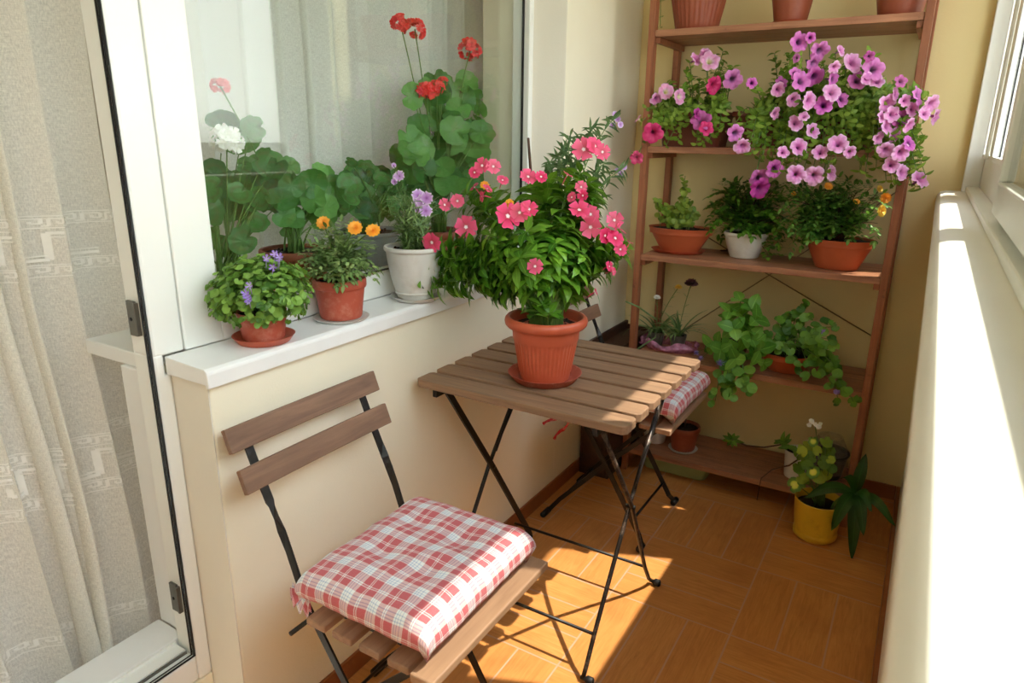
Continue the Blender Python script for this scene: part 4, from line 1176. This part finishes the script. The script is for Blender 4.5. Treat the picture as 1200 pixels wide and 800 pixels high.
random.seed(42)
p = at(872, 305, 'z', S3); q0 = V((p.x, 1.20, S3))
q0 = at(873, 300, 'z', S3); q0.y = min(q0.y, 1.27)
t, L0 = simple('potted_marigold', 'leafy plant without blooms in small white pot on the middle shelf', q0, dict(rb=.050, rt=.072, h=.090, soil=.006, rim=.014, rw=.004, bulge=.002), 'whitepot')
lf, ss = MB(), MB()
marigold_sprays(lf, ss, V((0, 0, .075)), [at(R(840, 912), R(215, 262), 'y', L0.y+R(-.08, .06))-L0 for _ in range(46)]+[V((.085, -.02, .02)), V((.095, 0, .05))], .030, .014, leafl=.055)
ss.build('stem', 'twig', t); lf.build('foliage', 'lf_trail', t)

random.seed(43)
q0 = V((.806, 1.215, S3))
t, L0 = simple('potted_marigold', 'bushy marigold with small yellow blooms in orange clay bowl on the middle shelf', q0, dict(rb=.066, rt=.108, h=.098, soil=.008, rim=0, sy=.75), 'oval')
lf, ss = MB(), MB()
marigold_sprays(lf, ss, V((0, 0, .085)), [at(R(922, 1030), R(218, 268), 'y', L0.y+R(-.09, .06))-L0 for _ in range(74)]+[at(R(930, 975), R(255, 280), 'y', 1.16)-L0 for _ in range(8)], .026, .0115, leafl=.05)
for px, py, w, mt in ((971, 218, 10, 'f_gold'), (1031, 221, 8, 'f_yellow'), (1038, 232, 12, 'f_gold'), (1033, 247, 14, 'f_yellow'), (1004, 236, 8, 'f_gold'), (930, 227, 6, 'f_gold')):
    p = at(px, py, 'y', 1.15)-L0; ss.tube(lerp_path(V((.02, 0, .1)), p, .1, 6), .0011, 4)
    b = MB(); b.pom(p, toward(None, .3, .3), w/2/335, 3, 10); b.build('flower', mt, t)
ss.build('stem', 'twig', t); lf.build('foliage', 'lf_mar', t)
# cut twigs lying on the shelf
b = MB(); b.tube([(.395, 1.33, S3+.006), (.43, 1.335, S3+.010), (.47, 1.325, S3+.007), (.50, 1.34, S3+.008)], .003, 6); b.tube([(.40, 1.345, S3+.004), (.45, 1.34, S3+.005), (.49, 1.352, S3+.004)], .0025, 6)
tag(b.build('dry_twig', 'twig'), 'dry brown twig lying on the middle shelf beside the white pot', 'twig')

# ------------------------------------------------------------------ fourth shelf
def strappy(lf, base, n, L, W, spread=.6, droop=1.4, dirs=None):
    for k in range(n):
        a = R(0, 6.28); d = V((math.cos(a)*spread*R(.3, 1.2), math.sin(a)*spread*R(.3, 1.2), 1))
        lf.leaf(base+V((R(-.008, .008), R(-.008, .008), 0)), d, V((-d.x, -d.y, .4)), L*R(.6, 1.15), W, droop*R(.4, 1.3), prof=(.6, .9, 1, .9, .7, .4, .05))
def cup(root, mat, rb, rt, h):
    add_pot(root, mat, rb, rt, h, .010, rim=0, th=.0015)
M['cup'] = m_plain('smoky_plastic', (92, 88, 80), .3, .1)
random.seed(51)
for px, lab, hd in ((774, 'grassy plant in smoky plastic cup on the fourth shelf, nearest the left post', 0), (804, 'grassy plant with dark red flower in plastic cup, second from the left post', 1)):
    q = at(px, 402, 'z', S4); q = V((q.x, 1.235, S4+.002))
    t = thing('potted_grass_lily', lab, 'potted plant', q); cup(t, 'cup', .024, .032, .062)
    lf, ss = MB(), MB(); strappy(lf, V((0, 0, .05)), 34, .15, .0085, .6, 1.7)
    L0 = q
    if hd == 0:
        for (ax, ay), (bx, by) in (((770, 375), (733, 353)), ((768, 395), (736, 420))):
            a_, b_ = at(ax, ay, 'y', 1.15)-L0, at(bx, by, 'y', 1.06)-L0
            P = [V((0, 0, .05)), a_.lerp(V((0, 0, .05)), .4)+V((0, 0, .02)), a_, b_.lerp(a_, .4)+V((0, 0, .008)), b_]
            lf.rr = .4; lf.ribbon(P, (0, .3, 1), .006, .0006)
    for k, (hx, hy, mt, w) in enumerate([(795, 337, 'f_yellow', 5), (770, 349, 'f_white', 5)] if hd == 0 else [(810, 333, 'f_dark', 9)]):
        p = at(hx, hy, 'y', 1.22)-L0; P = lerp_path(V((0, 0, .05)), p, .3, 7); ss.tube(P, .0013, 4); whorls(lf, P, .35, 5, 2, .03, .004, .5, .8)
        b = MB(); b.pom(p, V((.1, -.2, 1)), w/320, 4, 10, 1.3); b.build('flower', mt, t)
    ss.build('stem', 'stem', t) if ss.v else None; lf.build('foliage', 'lf_grass', t)
# pink cellophane wrapped around the cups
def m_cello():
    t = NT('pink_cellophane'); n = t.noise(t.coord(), 34, 4, .6)
    p = t.pbr(lin((236, 160, 200)), .12, 0, t.bump(n, .8, .006))
    tp = t.n('ShaderNodeBsdfTransparent'); tp.inputs[0].default_value = lin((244, 200, 224))
    mx = t.n('ShaderNodeMixShader'); t.l(t.ramp(n, [(.35, (.25, .25, .25, 1)), (.65, (.75, .75, .75, 1))]), mx.inputs[0]); t.l(tp.outputs[0], mx.inputs[1]); t.l(p, mx.inputs[2])
    return t.done(mx.outputs[0])
M['cello'] = m_cello()
b = MB(); q = at(788, 405, 'z', S4); q.y = 1.235; n, m_ = 72, 9; rings = []
for j in range(m_+1):
    f = j/m_; ring = []
    for k in range(n):
        a = 2*PI*k/n; rx, ry = (.093+.02*math.sin(f*2.6), .052+.016*math.sin(f*2.6))
        w = 1+.10*noise.noise(V((math.cos(a)*3, math.sin(a)*3, f*3)))+.05*math.sin(a*17+f*5)*f
        ring.append(b.add((math.cos(a)*rx*w, math.sin(a)*ry*w, .001+.034*f+.010*f*math.sin(a*5))))
    rings.append(ring)
for A, B in zip(rings, rings[1:]):
    for k in range(n): b.face((A[k], A[(k+1) % n], B[(k+1) % n], B[k]))
o = b.build('cellophane_wrap', 'cello'); o.location = q; tag(o, 'crumpled pink cellophane around the two plastic cups on the fourth shelf', 'wrapping')

random.seed(52)
q = V((.500, 1.20, S4))
t, L0 = simple('potted_ageratum', 'plant of broad light green leaves with small fluffy lilac heads spilling over the fourth shelf', q, dict(rb=.042, rt=.058, h=.075, soil=.01, rim=.012), 'brownbox')
lf, ss = MB(), MB()
BR = [((868, 352), 1.16, .055), ((855, 365), 1.15, .05), ((880, 362), 1.14, .055), ((860, 385), 1.10, .055), ((885, 375), 1.12, .055), ((845, 410), 1.08, .05), ((862, 420), 1.07, .05), ((890, 410), 1.09, .055), ((872, 440), 1.07, .04), ((850, 450), 1.06, .045), ((895, 425), 1.09, .04), ((835, 405), 1.12, .05), ((880, 395), 1.12, .05)]
for (px, py), y, L in BR:
    e = at(px, py, 'y', y)-L0; P = lerp_path(V((R(-.02, .02), R(-.03, 0), .065)), e, .3 if e.z > .05 else .6, 8); ss.tube(P, .002, 5)
    whorls(lf, P, .7, 2, 3, L*1.12, L*.84, .8, .6, OVATE, taper=.05)
for px, py in ((845, 462), (858, 468), (838, 470), (868, 455), (880, 462), (852, 445)):
    e = at(px, py, 'y', 1.06)-L0; P = lerp_path(V((0, -.05, .06)), e, .6, 8); ss.tube(P, .0014, 4); [lf.round_leaf(pathpt(P, .72+.28*k/4)[0]+V((R(-.016, .016), R(-.01, .005), R(-.01, .01))), V((.2+R(-.4, .4), -.8, .6)), R(.013, .019), 5, .02, .1, False, 3, 20) for k in range(5)]
for px, py, y in ((844, 426, 1.07), (816, 414, 1.10), (821, 420, 1.10)):
    p = at(px, py, 'y', y)-L0; b = MB()
    for _ in range(60):
        v = V((R(-1, 1), R(-1, 1), R(-.3, 1))).normalized(); b.rr = R(0, 1); b.leaf(p, v, V((0, 0, 1)), .016 if px == 844 else .012, .0035, .2, prof=(.3, 1, .2))
    b.build('flower_head', 'f_ager', t); ss.tube(lerp_path(V((0, -.03, .06)), p, .4, 7), .0012, 4)
ss.build('stem', 'stem', t); lf.build('foliage', 'lf_mint', t)

random.seed(53)
q = V((.690, 1.225, S4))
t, L0 = simple('potted_plectranthus', 'trailing round-leaved plant in shallow terracotta bowl on the right of the fourth shelf', q, dict(rb=.060, rt=.098, h=.072, soil=.010, rim=0), 'oval')
lf, ss = MB(), MB()
for (px, py), y in (((940, 355), 1.2), ((947, 372), 1.18), ((928, 368), 1.2), ((910, 378), 1.18), ((903, 395), 1.15), ((925, 385), 1.2), ((945, 400), 1.18), ((915, 400), 1.16), ((958, 385), 1.15), ((975, 383), 1.08), ((965, 400), 1.07), ((980, 400), 1.06), ((960, 420), 1.06), ((975, 425), 1.05), ((985, 440), 1.05), ((990, 460), 1.06), ((1000, 470), 1.06), ((975, 450), 1.06), ((935, 430), 1.07), ((950, 440), 1.06), ((983, 470), 1.07), ((968, 410), 1.06), ((895, 410), 1.12)):
    e = at(px, py, 'y', y)-L0; P = lerp_path(V((R(-.04, .05), R(-.05, .02), .06)), e, .35 if e.z > .05 else .7, 9); ss.tube(P, .0014, 4)
    for k in range(4):
        c, d = pathpt(P, .55+.45*k/3)
        for sg in (-1, 1):
            o = Matrix.Rotation(R(0, 6.28), 3, d) @ d.orthogonal().normalized(); r = R(.011, .018)
            lf.round_leaf(c+o*r*1.1, (V((.3, -.8, .7))+o*.4+V((R(-.3, .3), R(-.3, .3), 0))).normalized(), r, 9, .03, .1, True, 3, 22)
for px, py, mt in ((980, 460, 'f_ager'), (964, 388, 'f_ager')):
    p = at(px, py, 'y', 1.055)-L0; b = MB()
    for k in range(5): b.flower(p+V((R(-.008, .008), 0, R(-.006, .006))), toward(None), .007 if px == 980 else .004, 5, .7, .3)
    b.build('flower', mt, t)
ss.build('stem', 'stem', t); lf.build('foliage', 'lf_trail', t)

# ------------------------------------------------------------------ bottom shelf
random.seed(61)
q = at(768, 515, 'z', S5)
t, L0 = simple('potted_seedling', 'small off-white pot on the bottom shelf behind the table legs', (q.x, 1.235, S5), dict(rb=.040, rt=.052, h=.085, soil=.01, rim=.01), 'greywhite')
lf, ss = MB(), MB(); P = lerp_path(V((0, 0, .07)), V((.01, 0, .13)), .3, 5); ss.tube(P, .0014, 4); whorls(lf, P, .4, 3, 2, .02, .01, .5, .5, OVATE)
ss.build('stem', 'stem', t); lf.build('foliage', 'lf_trail', t)
q = at(800, 526, 'z', S5); q.y = min(q.y, 1.23)
saucer('plant_saucer', 'white saucer under the brown pot on the bottom shelf', 'whitepot', (q.x, q.y, S5), .056, .009, .050)
t, L0 = simple('potted_cutting', 'single bare stem in brown terracotta pot on the bottom shelf', (q.x, q.y, S5+.005), dict(rb=.045, rt=.058, h=.098, soil=.012, rim=.020, rw=.003), 'terrabrown')
lf, ss = MB(), MB(); P = [V((0, 0, .08)), V((.003, 0, .14)), V((.006, 0, .20)), V((.02, 0, .235))]; ss.tube(P, [.0035, .003, .0025, .0015], 6); whorls(lf, P, .8, 3, 3, .032, .02, .7, .5, OVATE)
ss.build('stem', 'twig', t); lf.build('foliage', 'lf_trail', t)

random.seed(62)
q = at(931, 556, 'z', S5); L0 = V((q.x, 1.215, S5))
t = thing('potted_trailing_plant', 'white cup with long brown stems trailing left along the bottom shelf', 'potted plant', L0)
cup(t, 'whitepot', .036, .043, .105)
lf, ss = MB(), MB()
tipA = at(858, 515, 'y', 1.17)-L0
P = [V((0, 0, .09)), V((-.04, -.02, .125)), (at(895, 524, 'y', 1.19)-L0), (at(875, 522, 'y', 1.18)-L0), tipA]; ss.tube(P, .003, 6)
for k in range(9):
    a = 2*PI*k/9; lf.leaf(tipA, (math.cos(a), -.25+.3*math.sin(a*2), math.sin(a)), (0, -1, .2), R(.028, .048), .014, .5, prof=OVATE)
tB = at(925, 520, 'y', 1.17)-L0
for k in range(12):
    a = R(0, 6.28); lf.leaf(tB+V((R(-.03, .03), R(-.02, .02), R(-.01, .01))), (math.cos(a), -.3, math.sin(a)*.8+.2), (0, -1, .2), R(.03, .05), .015, .6, prof=OVATE)
P = [V((.02, -.02, .09)), (at(925, 545, 'y', 1.14)-L0), (at(905, 550, 'y', 1.12)-L0), (at(892, 560, 'y', 1.085)-L0), (at(889, 575, 'y', 1.08)-L0), (at(887, 586, 'y', 1.08)-L0)]; ss.tube(P, [.003, .0028, .0025, .002, .0015, .001], 6)
ss.build('stem', 'twig', t); lf.build('foliage', 'lf_trail', t)

random.seed(63)
def m_bag():
    t = NT('clear_film'); n = t.noise(t.coord(), 22, 5, .65)
    p = t.pbr((.55, .52, .48, 1), .15, 0, t.bump(n, .9, .01)); tp = t.n('ShaderNodeBsdfTransparent')
    mx = t.n('ShaderNodeMixShader'); t.l(t.ramp(n, [(.3, (.08, .08, .08, 1)), (.75, (.45, .45, .45, 1))]), mx.inputs[0]); t.l(tp.outputs[0], mx.inputs[1]); t.l(p, mx.inputs[2])
    return t.done(mx.outputs[0])
M['film'] = m_bag(); M['blackpot'] = m_plain('black_nursery_pot', (34, 30, 28), .45, .1)
q = at(985, 560, 'z', S5); L0 = V((min(q.x, .865), 1.285, S5))
t = thing('nursery_pot', 'black nursery pot wrapped in clear film at the right end of the bottom shelf', 'plant pot', L0)
add_pot(t, 'blackpot', .052, .066, .10, .015, rim=.01)
b = MB(); n = 44; rings = []
for j in range(9):
    f = j/8; rings.append([b.add((math.cos(2*PI*k/n)*(.071-.03*f*f)*(1+.08*noise.noise(V((math.cos(2*PI*k/n)*2.5, math.sin(2*PI*k/n)*2.5, f*4)))), math.sin(2*PI*k/n)*(.071-.03*f*f)*(1+.08*noise.noise(V((math.cos(2*PI*k/n)*2.5+5, math.sin(2*PI*k/n)*2.5, f*4)))), .03+.125*f)) for k in range(n)])
for A, B in zip(rings, rings[1:]):
    for k in range(n): b.face((A[k], A[(k+1) % n], B[(k+1) % n], B[k]))
b.build('film_wrap', 'film', t)

# ------------------------------------------------------------------ floor things by the rack
random.seed(71)
L0 = V((.880, 1.000, .0005))
t = thing('potted_geranium', 'yellow glazed pot on the floor with yellow centred leaves and long green straps', 'potted plant', L0)
b = MB(); b.lathe([(.050, 0), (.062, .002), (.068, .008), (.0695, .022), (.067, .026), (.0665, .030), (.070, .060), (.0735, .100), (.0755, .128), (.0765, .136), (.074, .138), (.071, .134), (.069, .112)], (0, 0, 0), 56)
b.build('pot', 'yellowpot', t, angle=50)
s = MB(); s.lathe([(.0705, .112), (.05, .115), (.02, .113), (0, .115)], (0, 0, 0), 26); s.build('soil', 'soil', t)
lf, ss, vf = MB(), MB(), MB()
for px, py, y, r, mt in ((931, 568, .95, .024, 1), (953, 553, .95, .021, 1), (953, 517, 1.0, .017, 2), (936, 548, .97, .022, 0), (950, 535, .98, .02, 0), (966, 542, .96, .022, 0), (944, 525, 1.02, .024, 0), (960, 560, .95, .02, 0), (973, 528, .99, .016, 0), (940, 560, .96, .02, 0), (968, 556, .98, .02, 0), (958, 528, .97, .016, 0), (946, 545, .96, .018, 0), (974, 548, .99, .018, 0)):
    p = at(px, py, 'y', y)-L0; nr = (V((.1, -.8, .6))+V((R(-.3, .3), R(-.3, .3), R(-.2, .3)))).normalized()
    (vf if mt else lf).round_leaf(p, nr, r, 7, .08, .12, True, 4, 36); ss.tube(lerp_path(V((R(-.02, .02), R(-.02, .02), .11)), p-nr*.002, .35, 7), .0016, 5)
for _ in range(12):
    p = at(R(930, 975), R(515, 565), 'y', R(.95, 1.05))-L0; nr = V((R(-.4, .5), -.7, R(.1, .9))).normalized(); lf.round_leaf(p, nr, R(.014, .022), 7, .08, .12, True, 3, 28); ss.tube(lerp_path(V((R(-.02, .02), R(-.02, .02), .11)), p-nr*.002, .35, 7), .0014, 5)
p = at(955, 497, 'y', 1.0)-L0; ss.tube(lerp_path(V((0, 0, .11)), p, .3, 8), .0016, 5)
b = MB()
for k in range(9): b.flower(p+V((R(-.02, .02), R(-.01, .01), R(-.012, .01))), V((R(-.5, .5), -.6, .8)), .008, 5, .8, .2)
b.build('flower_head', 'f_white', t); ss.tube(lerp_path(V((.01, 0, .11)), at(976, 515, 'y', 1.0)-L0, .3, 8), .0018, 5)
sl = MB(); cc = at(1002, 578, 'y', .985)-L0; ss.tube(lerp_path(V((.04, 0, .11)), cc, .4, 6), .005, 7)
for (px, py), y, w, dr in (((1015, 531), 1.0, .030, .2), ((1050, 617), .94, .026, .5), ((998, 657), .92, .034, .7), ((1012, 628), .90, .030, .8), ((974, 622), .92, .036, .9), ((942, 583), .95, .032, .5), ((1022, 600), .90, .026, .6), ((985, 560), .93, .02, .5)):
    e = at(px, py, 'y', y)-L0; d = e-cc; L = d.length*1.12
    n = 9; rows = []; sl.rr = R(0, .7); w *= 1.2
    for k in range(n+1):
        f = k/n; c = cc+d*f+V((0, -.012*math.sin(PI*f), (.045 if dr > .3 else .008)*math.sin(PI*min(1, f*1.05))*.8))
        sd = d.cross(V((.15, -1, .2))).normalized(); ww = w*.5*(math.sin(PI*min(1, .12+f*.88))**.75)*(1 if f < 1 else 0)
        up_ = V((0, -1, .3))
        rows.append((sl.add(c-sd*ww+up_*ww*.25, f, 1), sl.add(c, f, 0), sl.add(c+sd*ww+up_*ww*.25, f, 1)))
    for A, B in zip(rows, rows[1:]): sl.face((A[0], A[1], B[1], B[0])); sl.face((A[1], A[2], B[2], B[1]))
ss.build('stem', 'stem', t); lf.build('foliage', 'lf_var', t); vf.build('variegated_leaves', 'lf_var2', t); sl.build('strap_foliage', 'lf_dark', t)

t = thing('plastic_trough', 'pale green plastic trough pushed under the bottom shelf of the rack', 'trough', (.335, 1.245, .0005))
b = MB()
def rr_ring(lx, ly, z, c=.03):
    out = []
    for sx, sy, a0 in ((1, 1, 0), (-1, 1, 90), (-1, -1, 180), (1, -1, 270)):
        for k in range(5):
            a = math.radians(a0+k*22.5); out.append(b.add((sx*(lx-c)+c*math.cos(a), sy*(ly-c)+c*math.sin(a), z)))
    return out
rs = [rr_ring(.112, .072, 0), rr_ring(.125, .085, .006), rr_ring(.142, .098, .055), rr_ring(.146, .102, .056), rr_ring(.146, .102, .064), rr_ring(.139, .095, .064), rr_ring(.120, .08, .012)]
b.face(rs[0][::-1]); b.face(rs[-1])
for A, B in zip(rs, rs[1:]):
    for k in range(20): b.face((A[k], A[(k+1) % 20], B[(k+1) % 20], B[k]))
b.build('trough', 'greenbox', t, angle=40)
# ================================================================== LIGHT
sun = bpy.data.lights.new('sun', 'SUN'); sun.energy = 10.0; sun.angle = math.radians(.6); sun.color = (1, .92, .80)
so = bpy.data.objects.new('sun', sun); COL.objects.link(so)
so.rotation_euler = V((-.487, -.205, -1)).to_track_quat('-Z', 'Y').to_euler()
w = bpy.data.worlds.new('sky'); SC.world = w; w.use_nodes = True
nt = w.node_tree; nt.nodes.clear()
o_ = nt.nodes.new('ShaderNodeOutputWorld'); bg = nt.nodes.new('ShaderNodeBackground'); nt.links.new(bg.outputs[0], o_.inputs[0])
tc = nt.nodes.new('ShaderNodeTexCoord'); sp = nt.nodes.new('ShaderNodeSeparateXYZ'); nt.links.new(tc.outputs['Generated'], sp.inputs[0])
rp = nt.nodes.new('ShaderNodeValToRGB'); mr = nt.nodes.new('ShaderNodeMapRange'); mr.inputs[1].default_value = -1; mr.inputs[2].default_value = 1
nt.links.new(sp.outputs[2], mr.inputs[0]); nt.links.new(mr.outputs[0], rp.inputs[0])
e = rp.color_ramp.elements
e[0].position = .0; e[0].color = (.30, .29, .24, 1); e[1].position = 1; e[1].color = (.62, .72, .90, 1)
for p, c in ((.46, (.42, .42, .36, 1)), (.52, (.95, .94, .90, 1)), (.7, (.86, .90, .96, 1))):
    k = e.new(p); k.color = c
nt.links.new(rp.outputs[0], bg.inputs[0]); bg.inputs[1].default_value = 6.6
SC.view_settings.view_transform = 'Standard'; SC.view_settings.look = 'None'; SC.view_settings.gamma = 1; SC.view_settings.exposure = 0.0
SC.view_settings.use_curve_mapping = False
cy = SC.cycles
cy.max_bounces = 10; cy.diffuse_bounces = 6; cy.glossy_bounces = 4; cy.transmission_bounces = 4; cy.transparent_max_bounces = 24
cy.caustics_reflective = False; cy.caustics_refractive = False; cy.use_denoising = True; cy.sample_clamp_indirect = 6
